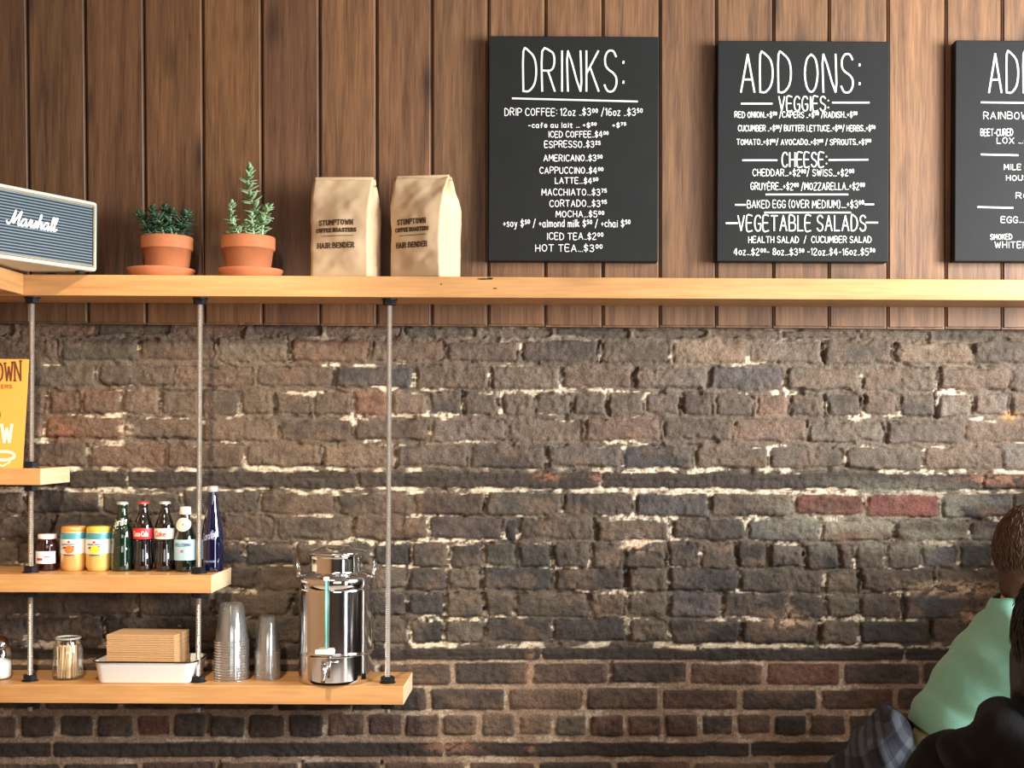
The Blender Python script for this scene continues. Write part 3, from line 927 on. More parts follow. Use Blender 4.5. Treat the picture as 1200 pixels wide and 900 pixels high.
def rod(x, y_at, zs_low, label, nuts, group=None):
    X = P(x, y_at, RY).x
    top = ZB1
    t = thing('threaded_rod', label, 'rod', (X, RY, zs_low), 0, group)
    bm = bmesh.new()
    pitch = .0042
    n = int((top - zs_low) / pitch)
    pr = [(0, 0)]
    for k in range(n):
        pr += [(.0058, k * pitch), (.0071, (k + .5) * pitch)]
    pr += [(.0058, n * pitch), (0, n * pitch)]
    lathe(bm, pr, 12)
    obj('rod', bm, steel, t, smooth=False)
    for (z, up) in nuts:
        bm = bmesh.new()
        h = .017
        lathe(bm, [(0, 0), (.0155, 0), (.0178, .002), (.0178, h - .002), (.0155, h), (0, h)], 6)
        lathe(bm, [(0, -.0006), (.0205, -.0006), (.0205, .0022), (0, .0022)], 20, (0, 0, 0 if up else h - .002))
        obj('nut', bm, blackiron, t, loc=(0, 0, (z - zs_low) if up else (z - zs_low - h)))
    return t


rod(36.5, 560, ZB4 - .03, 'leftmost threaded steel rod, passing the orange card and the glass jam jar', [(ZB1, False), (ZT2, True), (ZB2, False), (ZT3, True), (ZB3, False), (ZT4, True), (ZB4, False)])
rod(233.5, 560, ZB4 - .03, 'threaded steel rod in front of the bottles, second from left', [(ZB1, False), (ZT3, True), (ZB3, False), (ZT4, True), (ZB4, False)])
rod(455.5, 560, ZB4 - .03, 'rightmost threaded steel rod, beside the steel urn', [(ZB1, False), (ZT4, True), (ZB4, False)])

# ------------------------------------------------------------------ chalkboards
board_paint = mat('blackboard paint', (24, 26, 27), .6, vary=.25, scale=18, spec=.25)
chalk = mat('white chalk paint', (236, 236, 232), .8, vary=.08, scale=200)
BY = -.042


def board(x0, y0, x1, y1, label, rows, rules, seed):
    A = P(x0, y0, BY); B = P(x1, y1, BY)
    w, h = B.x - A.x, A.z - B.z
    t = thing('chalkboard', label, 'chalkboard', ((A.x + B.x) / 2, -.001, B.z))
    bm = bmesh.new()
    box(bm, (0, BY / 2 + .0005, h / 2), (w, -BY - .001, h), .002, 2)
    obj('panel', bm, board_paint, t)
    rnd = random.Random(seed)

    def place(u, v):   # photo position on the board -> the board's own frame
        q = P(u, v, BY - .0007)
        return (q.x - (A.x + B.x) / 2, BY - .0012 + .001, q.z - B.z)

    heads, body = [], []
    for (txt, xa, xb, ya, yb, head) in rows:
        st = fit(strokes_of(txt, 1.7, None if head else rnd), xa, xb, 0, 1)
        if not head: ya, yb = ya + (yb - ya) * .06, yb - (yb - ya) * .08
        (heads if head else body).append((st, ya, yb, head))
    for nm, grp in (('heading_lettering', heads), ('menu_lettering', body)):
        if not grp: continue
        bm = bmesh.new()
        for st, ya, yb, head in grp:
            st2 = [[(p[0], yb + (ya - yb) * p[1]) for p in q] for q in st]
            st2 = [smooth_path(q, 3) if len(q) > 3 else q for q in st2]
            wd = (2.1 if yb - ya > 30 else 1.5) if head else .88
            ink(bm, st2, place, wd)
        obj(nm, bm, chalk, t)
    if rules:
        bm = bmesh.new()
        ink(bm, rules, place, 1.9)
        obj('chalk_rule', bm, chalk, t)
    return t


def c3(ox, oy, k, rows):
    return [(a, ox + b / k, ox + c / k, oy + d / k, oy + e / k, f) for a, b, c, d, e, f in rows]


def l3(ox, oy, k, ls):
    return [[(ox + a / k, oy + b / k), (ox + c / k, oy + d / k)] for a, b, c, d in ls]


board(573.5, 42, 771, 306.5, 'black chalkboard headed DRINKS with a coffee and tea price list', c3(560, 30, 3.0, [
    ('DRINKS:', 160, 512, 90, 230, 1),
    ('DRIP COFFEE: 12oz ..$3^0^0 /16oz ..$3^5^0', 95, 578, 290, 318, 0),
    ('-cafe au lait ... +$^5^0   ### +$^7^5', 178, 520, 341, 360, 0),
    ('ICED COFFEE..$4^0^0', 250, 458, 371, 394, 0),
    ('ESPRESSO..$3^2^5', 235, 430, 405, 430, 0),
    ('AMERICANO..$3^5^0', 232, 437, 454, 478, 0),
    ('CAPPUCCINO..$4^0^0', 218, 440, 497, 521, 0),
    ('LATTE...$4^5^0', 272, 422, 534, 557, 0),
    ('MACCHIATO...$3^7^5', 225, 452, 573, 598, 0),
    ('CORTADO...$3^9^5', 253, 452, 613, 638, 0),
    ('MOCHA...$5^0^0', 275, 443, 651, 675, 0),
    ('+soy $^5^0 / +almond milk $^5^0 / +chai $^5^0', 90, 535, 682, 710, 0),
    ('ICED TEA..$2^0^0', 245, 440, 728, 754, 0),
    ('HOT TEA...$3^0^0', 203, 437, 769, 796, 0)]),
    l3(560, 30, 3.0, [(122, 256, 560, 267)]), 1)

board(841.5, 47.5, 1041, 307, 'black chalkboard headed ADD ONS with veggies, cheese and vegetable salads', c3(830, 40, 3.2136, [
    ('ADD ONS:', 123, 570, 77, 218, 1),
    ('VEGGIES:', 266, 452, 236, 288, 1),
    ('RED ONION..+$^5^0 /CAPERS ..+$^5^0 /RADISH..+$^5^0', 100, 560, 292, 316, 0),
    ('CUCUMBER ..+$^5^0/ BUTTER LETTUCE..+$^5^0/ HERBS..+$^5^0', 113, 628, 343, 367, 0),
    ('TOMATO..+$1^0^0/ AVOCADO..+$1^0^0 / SPROUTS..+$1^0^0', 108, 612, 395, 418, 0),
    ('CHEESE:', 278, 445, 447, 499, 1),
    ('CHEDDAR...+$2^0^0/ SWISS...+$2^0^0', 168, 548, 508, 536, 0),
    ('GRUYÈRE...+$2^0^0 /MOZZARELLA..+$2^0^0', 160, 588, 559, 588, 0),
    ('BAKED EGG (OVER MEDIUM)....+$3^0^0', 147, 585, 625, 656, 0),
    ('VEGETABLE SALADS', 112, 592, 684, 740, 1),
    ('HEALTH SALAD  /  CUCUMBER SALAD', 152, 613, 761, 787, 0),
    ('4oz...$2^0^0- 8oz...$3^5^0 -12oz..$4-16oz..$5^5^0', 97, 627, 806, 834, 0)]),
    l3(830, 40, 3.2136, [(125, 262, 240, 262), (468, 258, 605, 258), (130, 475, 258, 475), (455, 474, 600, 473), (218, 604, 525, 604),
                         (103, 643, 140, 643), (590, 641, 622, 641), (213, 672, 535, 672), (68, 712, 110, 712), (595, 710, 637, 710)]), 2)

board(1120, 47, 1319, 307, 'black chalkboard cut off by the right edge, listing trout, lox, egg and whitefish', c3(1040, 30, 3.0, [
    ('ADD ONS:', 357, 740, 100, 235, 1),
    ('RAINBOW TROUT...+$5^0^0', 338, 740, 303, 330, 0),
    ('BEET-CURED', 328, 440, 363, 389, 0),
    ('LOX ...+$5^0^0', 385, 560, 393, 416, 0),
    ('MILE END BAGEL..+$2^0^0', 410, 720, 487, 508, 0),
    ('HOUSE MADE..+$1^0^0', 418, 690, 526, 546, 0),
    ('ROE..+$3^0^0', 452, 640, 587, 609, 0),
    ('EGG...+$2^0^0', 400, 560, 671, 694, 0),
    ('SMOKED', 362, 437, 733, 753, 0),
    ('WHITEFISH...+$4^0^0', 378, 640, 759, 783, 0)]),
    l3(1040, 30, 3.0, [(330, 270, 790, 275), (330, 453, 458, 456), (318, 638, 440, 641)]), 3)

# ------------------------------------------------------------------ loudspeaker
def speaker():
    yaw = R(61)
    Cn = P(114.5, 317.5, SY + .004)       # right front lower corner
    w, h, d = .35, .177, .165
    t = thing('loudspeaker', 'cream cased loudspeaker with ribbed blue-grey grille on the shelf corner', 'speaker', (Cn.x, Cn.y, ZT1 + .0011), yaw)
    # the thing's own frame: x along the face towards the right corner, y to the back
    z0 = .007
    cream = mat('cream vinyl case', (214, 212, 196), .55, vary=.06, scale=300, bump=.3)
    grey = mat('slate woven grille cloth', (34, 42, 50), .9, vary=.3, scale=500, bump=.5)
    ribm = mat('silver grille ribs', (112, 130, 142), .5, vary=.1)
    bm = bmesh.new()
    box(bm, (-w / 2, d / 2, z0 + h / 2), (w, d, h), .008, 3)
    fr = .008
    fs = [f for f in bm.faces if f.normal.y < -.95 and f.calc_area() > .02]
    r = bmesh.ops.inset_region(bm, faces=fs, thickness=fr * .4, depth=0)
    bmesh.ops.translate(bm, verts=list({v for f in fs for v in f.verts}), vec=(0, .007, 0))
    obj('case', bm, cream, t)
    gx0, gx1, gz0, gz1 = -w + .012, -.012, z0 + .012, z0 + h - .012
    bm = bmesh.new()
    box(bm, ((gx0 + gx1) / 2, .0055, (gz0 + gz1) / 2), (gx1 - gx0, .004, gz1 - gz0))
    obj('grille', bm, grey, t)
    bm = bmesh.new()
    n = 21
    for k in range(n):
        z = gz0 + (gz1 - gz0) * (k + .5) / n
        tube(bm, [(gx0 + .004, .0035, z), (gx1 - .004, .0035, z)], .0017, 6)
    obj('grille_rib', bm, ribm, t)
    bm = bmesh.new()
    piping = [(gx0, gz0), (gx1, gz0), (gx1, gz1), (gx0, gz1)]
    tube(bm, [(a, .003, b) for a, b in piping], .0022, 6, closed=True)
    obj('piping', bm, mat('tan grille piping', (150, 136, 112), .5), t)
    # script badge
    bm = bmesh.new()
    wd = [[(0, 1.4), (.5, .4), (1.3, .1), (2.2, 1.6), (3.0, 5.6), (3.2, 5.8), (3.1, 3), (3.2, .6), (4.2, 2.6), (5.6, 5.6), (5.9, 5.7), (5.5, 2.5), (5.5, .5), (6.0, .1), (6.6, .8)],
          [(9.0, 2.6), (8.2, 3.1), (7.2, 2.5), (6.8, 1.2), (7.3, .1), (8.3, .5), (9.0, 2.2), (9.0, .6), (9.5, .1), (10.1, .8), (10.7, 2.9), (11.0, 3.1), (11.6, 2.5), (11.3, 1.2), (11.5, .1), (12.3, .6),
           (13.2, 2.2), (13.5, 3.1), (13.6, 1.8), (13.2, .4), (12.5, .1)],
          [(13.4, .2), (14.2, 1.2), (15.2, 4.4), (15.3, 5.8), (14.9, 5.4), (14.6, 0), (14.9, 1.7), (15.8, 2.9), (16.3, 2.2), (16.1, .5), (16.6, .1), (17.2, .8)],
          [(19.4, 2.6), (18.6, 3.1), (17.7, 2.5), (17.3, 1.2), (17.8, .1), (18.7, .5), (19.4, 2.2), (19.4, .6), (19.9, .1), (20.8, 2), (21.5, 4.9), (21.3, 5.8), (20.9, 5), (20.9, .8), (21.4, .1),
           (22.2, 1.8), (23.0, 4.9), (22.8, 5.8), (22.4, 5), (22.4, .8), (22.9, .1), (23.8, 1)]]
    lx0, lx1 = -.273, -.124
    lz = z0 + .084
    k = (lx1 - lx0) / 23.8
    for s in wd:
        pts = [(lx0 + (u + .25 * v) * k * .97, .0005 - .0005, lz + v * k * .92) for u, v in smooth_path(s, 4)]
        tube(bm, pts, .0025, 6)
    obj('badge_script', bm, mat('white plastic badge', (244, 244, 240), .35), t)
    bm = bmesh.new()
    for (fx, fy) in ((-.03, .03), (-w + .03, .03), (-.03, d - .03), (-w + .03, d - .03)):
        lathe(bm, [(0, 0), (.011, 0), (.012, z0 + .004), (0, z0 + .004)], 14, (fx, fy, 0))
    obj('rubber_foot', bm, mat('black rubber', (24, 24, 24), .8), t)


speaker()

# ------------------------------------------------------------------ potted plants
terra = mat('terracotta', (174, 104, 66), .8, vary=.16, scale=30, bump=.2)
soil = mat('dark potting soil', (48, 36, 28), .95, vary=.4, scale=300, bump=.8)


def leaf(bm, base, d, ln, wd, thick, curl=.3, rnd=random):
    d = Vector(d).normalized()
    side = d.cross(Vector((0, 0, 1)))
    if side.length < .1: side = Vector((1, 0, 0))
    side.normalize()
    nrm = side.cross(d).normalized()
    rings = []
    n = 6
    for i in range(n + 1):
        t = i / n
        w = wd * max(.04, math.sin(math.pi * min(1, (t * .86 + .10))) ** .7) * (1 - .25 * t)
        c = Vector(base) + d * ln * t + nrm * (curl * ln * t * t)
        rings.append([bm.verts.new(c + side * w * .5 * math.cos(a) + nrm * thick * .5 * math.sin(a) * (w / wd)) for a in [2 * math.pi * k / 6 for k in range(6)]])
    for a, b in zip(rings[:-1], rings[1:]):
        for k in range(6):
            bm.faces.new((a[k], a[(k + 1) % 6], b[(k + 1) % 6], b[k]))
    bm.faces.new(rings[0][::-1]); bm.faces.new(rings[-1])


def pot(xc, w_rim, y_rim, y_bot, w_bot, label, Y):
    s = S(Y)
    z0 = ZT1 + .010                # rests on the saucer's floor
    zr = P(xc, y_rim, Y).z
    h = zr - z0
    X = P(xc, 300, Y).x
    rr = w_rim * s / 2; rb = w_bot * s / 2
    t = thing('potted_succulent', label, 'potted plant', (X, Y, z0))
    bm = bmesh.new()
    rim = .034
    lathe(bm, [(0, 0), (rb * .96, 0), (rb, .003), (rr * .93, h - rim), (rr * .99, h - rim), (rr, h - rim + .003), (rr, h - .003), (rr * .98, h), (rr * .93, h), (rr * .9, h - .004), (rr * .86, h - .03), (0, h - .03)], 40)
    obj('pot', bm, terra, t, True)
    bm = bmesh.new()
    g = lathe(bm, [(0, .002), (rr * .3, .003), (rr * .6, .001), (rr * .87, 0)], 24)
    rnd = random.Random(3)
    for v in bm.verts: v.co.z += rnd.uniform(-.003, .003)
    obj('soil', bm, soil, t, True, loc=(0, 0, h - .014))
    return t, h, rr, X


def saucer(xc, w, Y, label):
    s = S(Y)
    r = w * s / 2
    bm = bmesh.new()
    lathe(bm, [(0, 0), (r * .84, 0), (r * .88, .003), (r, .021), (r, .025), (r * .96, .025), (r * .84, .0095), (0, .0095)], 44)
    o = obj('plant_saucer', bm, terra, None, True, loc=(P(xc, 315, Y).x, Y, ZT1))
    tag(o, label, 'saucer')


def stems(t, h, specs, lcol, scol, seed, lnk, wid, dens, lit=.12):
    rnd = random.Random(seed)
    bs, bl = bmesh.new(), bmesh.new()
    for pts, ll in specs:
        path = smooth_path([Vector(p) for p in pts], 8)
        path = [Vector(p) for p in path]
        L = sum((b - a).length for a, b in zip(path[:-1], path[1:]))
        n = len(path)
        tube(bs, path, [.0034 * (1 - .55 * i / n) for i in range(n)], 7)
        k = int(L / dens)
        for i in range(k):
            f = .18 + .82 * i / max(1, k - 1)
            q = f * (n - 1)
            a = int(min(q, n - 2)); p = path[a].lerp(path[a + 1], q - a)
            tan = (path[min(a + 1, n - 1)] - path[a]).normalized()
            for m_ in range(2):
                ang = i * 2.4 + m_ * math.pi + rnd.uniform(-.3, .3)
                o1 = tan.orthogonal().normalized(); o2 = tan.cross(o1)
                out = o1 * math.cos(ang) + o2 * math.sin(ang)
                el = .25 + .75 * max(0, f - .75) / .25 + rnd.uniform(-.15, .2)
                leaf(bl, p, out + tan * el, ll * (1 - .45 * max(0, f - .6) / .4) * rnd.uniform(.8, 1.15), wid * rnd.uniform(.85, 1.1), wid * .35, rnd.uniform(-.1, .3), rnd)
        leaf(bl, path[-1], tan + Vector((.1, 0, 0)), ll * .45, wid * .6, wid * .3, .05, rnd)
        leaf(bl, path[-1], tan + Vector((-.3, .2, 0)), ll * .4, wid * .6, wid * .3, .05, rnd)
    obj('stem', bs, mat('pale green stem', scol, .6), t, True)
    obj('foliage', bl, mat('succulent leaf', lcol, .45, vary=.3, scale=60), t, True)


def plants():
    Y = -.100
    s = S(Y)
    t, h, rr, X = pot(196, 59, 278, 312, 48, 'terracotta pot with a dark green bushy succulent, left of the pair', Y)

    def L(x, y, dy=0.0): # photo position -> the pot's own frame
        q = P(x, y, Y); return (q.x - X, dy, q.z - t.location.z)
    stems(t, h, [([L(184, 276), L(181, 262), L(178, 246)], .030), ([L(203, 276, -.01), L(201, 262, -.012), L(203, 250, -.012)], .030), ([L(205, 276, .0), L(211, 264, .0), L(220, 252, -.01)], .030),
                 ([L(180, 278, -.01), L(174, 266, -.02), L(167, 254, -.03)], .028), ([L(192, 276, .02), L(192, 258, .02), L(190, 243, .02)], .030), ([L(196, 278, -.03), L(194, 266, -.04), L(188, 256, -.05)], .028), ([L(210, 278, .02), L(214, 266, .02), L(218, 250, .03)], .03)],
          (40, 70, 46), (104, 134, 98), 4, 1, .0150, .0062)
    saucer(189, 77, Y, 'terracotta saucer under the pot of the dark bushy succulent')
    t, h, rr, X = pot(291, 62, 278, 313, 50, 'terracotta pot with a tall pale green succulent, right of the pair', Y)

    def L(x, y, dy=0.0):
        q = P(x, y, Y); return (q.x - X, dy, q.z - t.location.z)
    stems(t, h, [([L(303, 278), L(302, 255), L(295, 235), L(291, 215), L(293, 198)], .031), ([L(276, 278, -.01), L(272, 262, -.012), L(273, 240, -.012)], .022), ([L(308, 278, -.01), L(311, 258, -.012), L(316, 244, -.01)], .026),
                 ([L(292, 278, -.015), L(290, 270, -.02), L(291, 262, -.025)], .020), ([L(304, 278, .01), L(307, 262, .01), L(309, 245, .01)], .026), ([L(284, 278, -.02), L(280, 270, -.03), L(277, 262, -.035)], .02), ([L(300, 278, -.02), L(299, 268, -.025), L(298, 256, -.03)], .024)],
          (128, 158, 116), (156, 182, 140), 9, 1, .0125, .0070)
    saucer(294, 74, Y, 'terracotta saucer under the pot of the tall pale succulent')


plants()

# ------------------------------------------------------------------ coffee bags
kraft = mat('kraft paper bag', (198, 172, 138), .62, vary=.07, scale=14, bump=.1)
stamp = mat('dark brown ink', (70, 48, 34), .8)


def bag(x0, x1, ytop, w, d, yaw, Y, label, seed, slump):
    X = P((x0 + x1) / 2, 300, Y).x
    h = P(x0, ytop, Y - .03).z - ZT1
    t = thing('coffee_bag', label, 'coffee bag', (X, Y, ZT1), R(yaw))
    rnd = random.Random(seed)
    nz = Noise(seed)
    nf, ns, nv = 20, 10, 40
    bm = bmesh.new()

    def dep(v):
        z = v * h
        top = max(0.0, (v - .68) / .32)
        return d * (1 - .9 * top ** 1.15) * (1 + .05 * math.sin(math.pi * min(1, v / .7)))

    def fy(x, v):
        dd = dep(v)
        b = .009 * math.sin(math.pi * min(max(v, 0), 1)) * (1 - (2 * x / w) ** 2)
        e = float(nz.fbm(np.float32(x * 26 + 5), np.float32(v * h * 26), 3) - .5) * .011 * min(1, v * 6 + .15)
        cr = .004 * math.exp(-((v - .18 - x * 1.2) / .03) ** 2) * (.5 + .5 * math.sin(x * 90 + seed))
        return -d / 2 + (d - dd) * (.12 + .40 * (x / w + .5)) - b + e + cr

    def wv(v):
        return w * (1 - .015 * math.sin(v * 9 + seed)) * (1 + .02 * math.sin(math.pi * v))
    rings = []
    for k in range(nv + 1):
        v = k / nv
        ring = []
        W_ = wv(v); dd = dep(v)
        for i in range(nf):
            x = -W_ / 2 + W_ * i / nf
            ring.append(Vector((x, fy(x * .999, v), v * h)))
        gus = (.006 + .034 * max(0, (v - .55) / .45)) * (1 if v < .995 else .6)
        yf = fy(W_ / 2, v); yb = yf + dd
        for i in range(ns):
            u = i / ns
            ring.append(Vector((W_ / 2 - gus * math.sin(math.pi * u) + rnd.uniform(-1, 1) * .0012 * (v > .1), yf + (yb - yf) * u, v * h)))
        for i in range(nf):
            x = W_ / 2 - W_ * i / nf
            ring.append(Vector((x, fy(x, v) + dd, v * h)))
        yf = fy(-W_ / 2, v)
        for i in range(ns):
            u = i / ns
            ring.append(Vector((-W_ / 2 + gus * .5 * math.sin(math.pi * u), yf + dd * (1 - u), v * h)))
        rings.append([bm.verts.new(p) for p in ring])
    n = len(rings[0])
    for a, b in zip(rings[:-1], rings[1:]):
        for i in range(n):
            bm.faces.new((a[i], a[(i + 1) % n], b[(i + 1) % n], b[i]))
    bm.faces.new(rings[0][::-1]); bm.faces.new(rings[-1])
    obj('paper_body', bm, kraft, t, True, angle=62)
    # rolled fold along the top
    bm = bmesh.new()
    W_ = wv(1.0)
    yt = fy(0, 1.0) + dep(1.0) / 2
    box(bm, (0, 0, 0), (W_ * .985, .011, .009), .0035, 3, Matrix.Translation((0, yt, h + .001)) @ Matrix.Rotation(math.atan(.36 * d / w), 4, 'Z'))
    obj('top_fold', bm, kraft, t, True)
    # print
    bm = bmesh.new()

    def pl(u, v):
        return (u, fy(u, v / h) - .0007, v)
    rows = [('STUMPTOWN', .525, .57, .38, 1), ('COFFEE ROASTERS', .455, .487, .45, 1), ('HAIR BENDER', .30, .345, .42, 1)]
    for txt, a, b, hw, sf in rows:
        st = fit(strokes_of(txt, 2.0, None, .6), -hw * w * .78 - .008, hw * w * .78 - .008, a * h, b * h)
        ink(bm, st, pl, .0030)
    ink(bm, [[(-.3 * w + .05 * w * k, .415 * h), (-.3 * w + .05 * w * (k + 1), .415 * h)] for k in range(11)], pl, .0016)
    obj('printed_name', bm, stamp, t)


bag(366, 445, 208.5, .158, .085, -13, -.100, 'kraft paper coffee bag with a flat folded top, beside the tall succulent', 5, 1)
bag(458, 540, 206.5, .146, .105, -24, -.100, 'kraft paper coffee bag with a crumpled top and bright side, nearer the DRINKS board', 11, 1)
# ------------------------------------------------------------------ the orange card
def orange_card():
    Y0 = SY + .025
    A = P(26, 548.5, Y0); B = P(33.5, 421, Y0 - .0)
    org = mat('orange printed card', (236, 160, 70), .6, vary=.04, scale=10)
    wdt = .26
    h = B.z - ZT2
    t = thing('promo_card', 'orange coffee advertising card standing at left edge, before the leftmost rod', 'card', (A.x, Y0, ZT2))
    bm = bmesh.new()
    dx = B.x - A.x
    pts = [(0, 0), (dx, h), (dx - wdt - .012, h + .001), (-wdt, 0)]
    f0 = [bm.verts.new((x, 0, z)) for x, z in pts]
    f1 = [bm.verts.new((x, .004, z)) for x, z in pts]
    bm.faces.new(f0); bm.faces.new(f1[::-1])
    for i in range(4):
        bm.faces.new((f0[i], f1[i], f1[(i + 1) % 4], f0[(i + 1) % 4]))
    obj('card', bm, org, t)

    def pl(off):
        def f(u, v):
            q = P(u, v, Y0)
            return (q.x - A.x, -.0006 - off, q.z - ZT2)
        return f
    brown = mat('dark brown print', (92, 52, 26), .7)
    cream = mat('cream print', (246, 240, 196), .7)
    bm = bmesh.new()
    st = fit(strokes_of('STUMPTOWN', 1.3, None, .6), -61, 25.5, 0, 1)
    ink(bm, [[(x, 446 - (19 + (max(0, x + 20) / 45) ** 2 * 4) * v - (0 if x < 0 else 0)) for x, v in q] for q in st], pl(0), 2.1)
    ink(bm, fit(strokes_of('COFFEE ROASTERS', 1.4), -50, 14, 455, 451), pl(0), .7)
    lathe(bm, [(0, 0), (.022, 0), (.020, .0004), (0, .0006)], 28, M=Matrix.Translation(pl(0)(-9, 486)) @ Matrix.Rotation(R(90), 4, 'X'))
    obj('brown_print', bm, brown, t)
    bm = bmesh.new()
    st = fit(strokes_of('COLD BREW', 1.4), -88, 14, 0, 1)
    ink(bm, [[(x, 518 - 20 * v) for x, v in q] for q in st], pl(0), 3.4)
    cup = [(4 + 13 * math.cos(a), 534 + 5 * math.sin(a)) for a in [2 * math.pi * k / 28 for k in range(29)]]
    ink(bm, [cup], pl(0), 3.2)
    ink(bm, [[(-7, 537), (-6, 544), (4, 546), (12, 541)]], pl(0), 1.5)
    obj('cream_print', bm, cream, t)


orange_card()


# ------------------------------------------------------------------ jar, cans and bottles on the third shelf
def wrapped(t, name, rf, z0, z1, a0, a1, m, off=.0006, n=28):
    """a label that follows a turned surface; rf(z) gives its radius, angles measured from the front towards the right"""
    bm = bmesh.new()
    nz_ = 8
    rows = []
    for i in range(nz_ + 1):
        z = z0 + (z1 - z0) * i / nz_
        rows.append([bm.verts.new(((rf(z) + off) * math.sin(a0 + (a1 - a0) * k / n), -(rf(z) + off) * math.cos(a0 + (a1 - a0) * k / n), z)) for k in range(n + 1)])
    for a, b in zip(rows[:-1], rows[1:]):
        for k in range(n):
            bm.faces.new((a[k], a[k + 1], b[k + 1], b[k]))
    return obj(name, bm, m, t, True)


def around(rf, off):
    return lambda u, v: ((rf(v) + off) * math.sin(u / rf(v)), -(rf(v) + off) * math.cos(u / rf(v)), v)


def radius_of(prof):
    def f(z):
        for (r0, z0), (r1, z1) in zip(prof[:-1], prof[1:]):
            if z0 <= z <= z1 and z1 > z0:
                return r0 + (r1 - r0) * (z - z0) / (z1 - z0)
        return prof[-1][0]
    return f


def polygon(bm, pts, fn):
    bm.faces.new([bm.verts.new(fn(*p)) for p in pts])


def disc(bm, cx, cz, rx, rz, fn, n=20):
    c = bm.verts.new(fn(cx, cz))
    last = None
    for q in (.3, .6, .85, 1.0):
        ring = [bm.verts.new(fn(cx + q * rx * math.cos(2 * math.pi * k / n), cz + q * rz * math.sin(2 * math.pi * k / n))) for k in range(n)]
        for k in range(n):
            if last is None: bm.faces.new((c, ring[k], ring[(k + 1) % n]))
            else: bm.faces.new((last[k], ring[k], ring[(k + 1) % n], last[(k + 1) % n]))
        last = ring


def star(bm, cx, cz, r, fn):
    for k in range(5):
        a = math.pi / 2 + k * 2 * math.pi / 5
        q = [(cx, cz)] + [(cx + rr * math.cos(a + da), cz + rr * math.sin(a + da)) for rr, da in ((r * .42, -math.pi / 5), (r, 0), (r * .42, math.pi / 5))]
        polygon(bm, q, fn)


BYY = -.085
bs_ = S(BYY)


def jam_jar():
    X = P(55.5, 650, BYY).x
    t = thing('jam_jar', 'small dark jam jar with white lid and label, left of the cans', 'jar', (X, BYY, ZT3))
    r = 12.6 * bs_
    prof = [(0, 0), (r * .93, 0), (r, .004), (r, .066), (r * .97, .072), (r * .78, .080), (r * .76, .084)]
    bm = bmesh.new()
    lathe(bm, prof + [(0, .084)], 28)
    obj('glass_body', bm, mat('dark jam behind glass', (40, 14, 14), .06, vary=.4, scale=40, coat=.6), t, True)
    bm = bmesh.new()
    lathe(bm, [(0, 0), (r * .82, 0), (r * .84, .002), (r * .84, .010), (r * .8, .0125), (0, .0125)], 28, (0, 0, .083))
    obj('lid', bm, mat('white tin lid', (232, 226, 214), .35), t, True)
    rf = lambda z: r
    l = wrapped(t, 'label', rf, .020, .052, -1.15, 1.15, mat('white paper label', (238, 234, 230), .6))
    bm = bmesh.new()
    ink(bm, fit(strokes_of('preserve'), -.018, -.002, .029, .036, 6), around(rf, .0011), .0016)
    ink(bm, fit(strokes_of('JAM'), .002, .016, .036, .040), around(rf, .0011), .0012)
    obj('red_print', bm, mat('red ink', (190, 50, 56), .6), l)


def can(xc, label, fruit, low, lid, lidname):
    X = P(xc, 650, BYY).x
    r = 14.2 * bs_
    h = .112
    t = thing('drink_can', label, 'can', (X, BYY, ZT3))
    prof = [(r * .80, 0), (r * .86, .002), (r, .012), (r, h - .014), (r * .94, h - .006), (r * .88, h)]
    rf = radius_of(prof)
    bm = bmesh.new()
    lathe(bm, [(0, .004)] + prof + [(r * .84, h - .003), (0, h - .004)], 32)
    obj('can_body', bm, mat('brushed can paint ' + lidname, low, .32, .35, .08, 30), t, True)
    bm = bmesh.new()
    lathe(bm, [(r * .90, -.010), (r * .99, -.007), (r * .96, .0), (r * .92, .004), (r * .4, .0055), (0, .005)], 32, (0, 0, h))
    obj('foil_lid', bm, mat('foil cover ' + lidname, lid, .35, .3, .15, 90, .3), t, True)
    full = math.pi * .999
    wrapped(t, 'teal_band', rf, .084, .1005, -full, full, mat('teal can print', (82, 148, 160), .35, .2, .2, 60), .0005, 40)
    w = wrapped(t, 'white_panel', rf, .046, .0842, -full, full, mat('white can print', (230, 224, 212), .4, .1, .06, 60), .0006, 40)
    fn = around(rf, .0012)
    bm = bmesh.new()
    star(bm, 0, .077, .0055, fn)
    obj('red_star', bm, mat('red can print', (196, 44, 52), .5), w)
    bm = bmesh.new()
    disc(bm, .001, .0575, .0125, .0105, fn)
    if lidname == 'lemon':
        polygon(bm, [(.012, .060), (.017, .0575), (.012, .055)], fn)
        polygon(bm, [(-.010, .060), (-.0155, .0575), (-.010, .055)], fn)
    obj('fruit_picture', bm, mat('fruit print ' + lidname, fruit, .5, vary=.15, scale=120), w)
    bm = bmesh.new()
    fn = around(rf, .0017)
    polygon(bm, [(-.019, .060), (-.012, .0655), (-.007, .064), (-.011, .060)], fn)
    polygon(bm, [(.006, .0665), (.013, .0665), (.016, .063), (.009, .064)], fn)
    obj('leaf_picture', bm, mat('leaf print', (60, 72, 48), .6), w)
    bm = bmesh.new()
    ink(bm, fit(strokes_of('SANPELLEGRINO'), -.020, .020, .0695, .0722), fn, .0008)
    ink(bm, fit(strokes_of('LIMONATA' if lidname == 'lemon' else 'ARANCIATA'), -.013, .013, .0415, .0445), around(rf, .0010), .0009)
    obj('blue_print', bm, mat('blue can lettering', (50, 66, 104), .6), w)


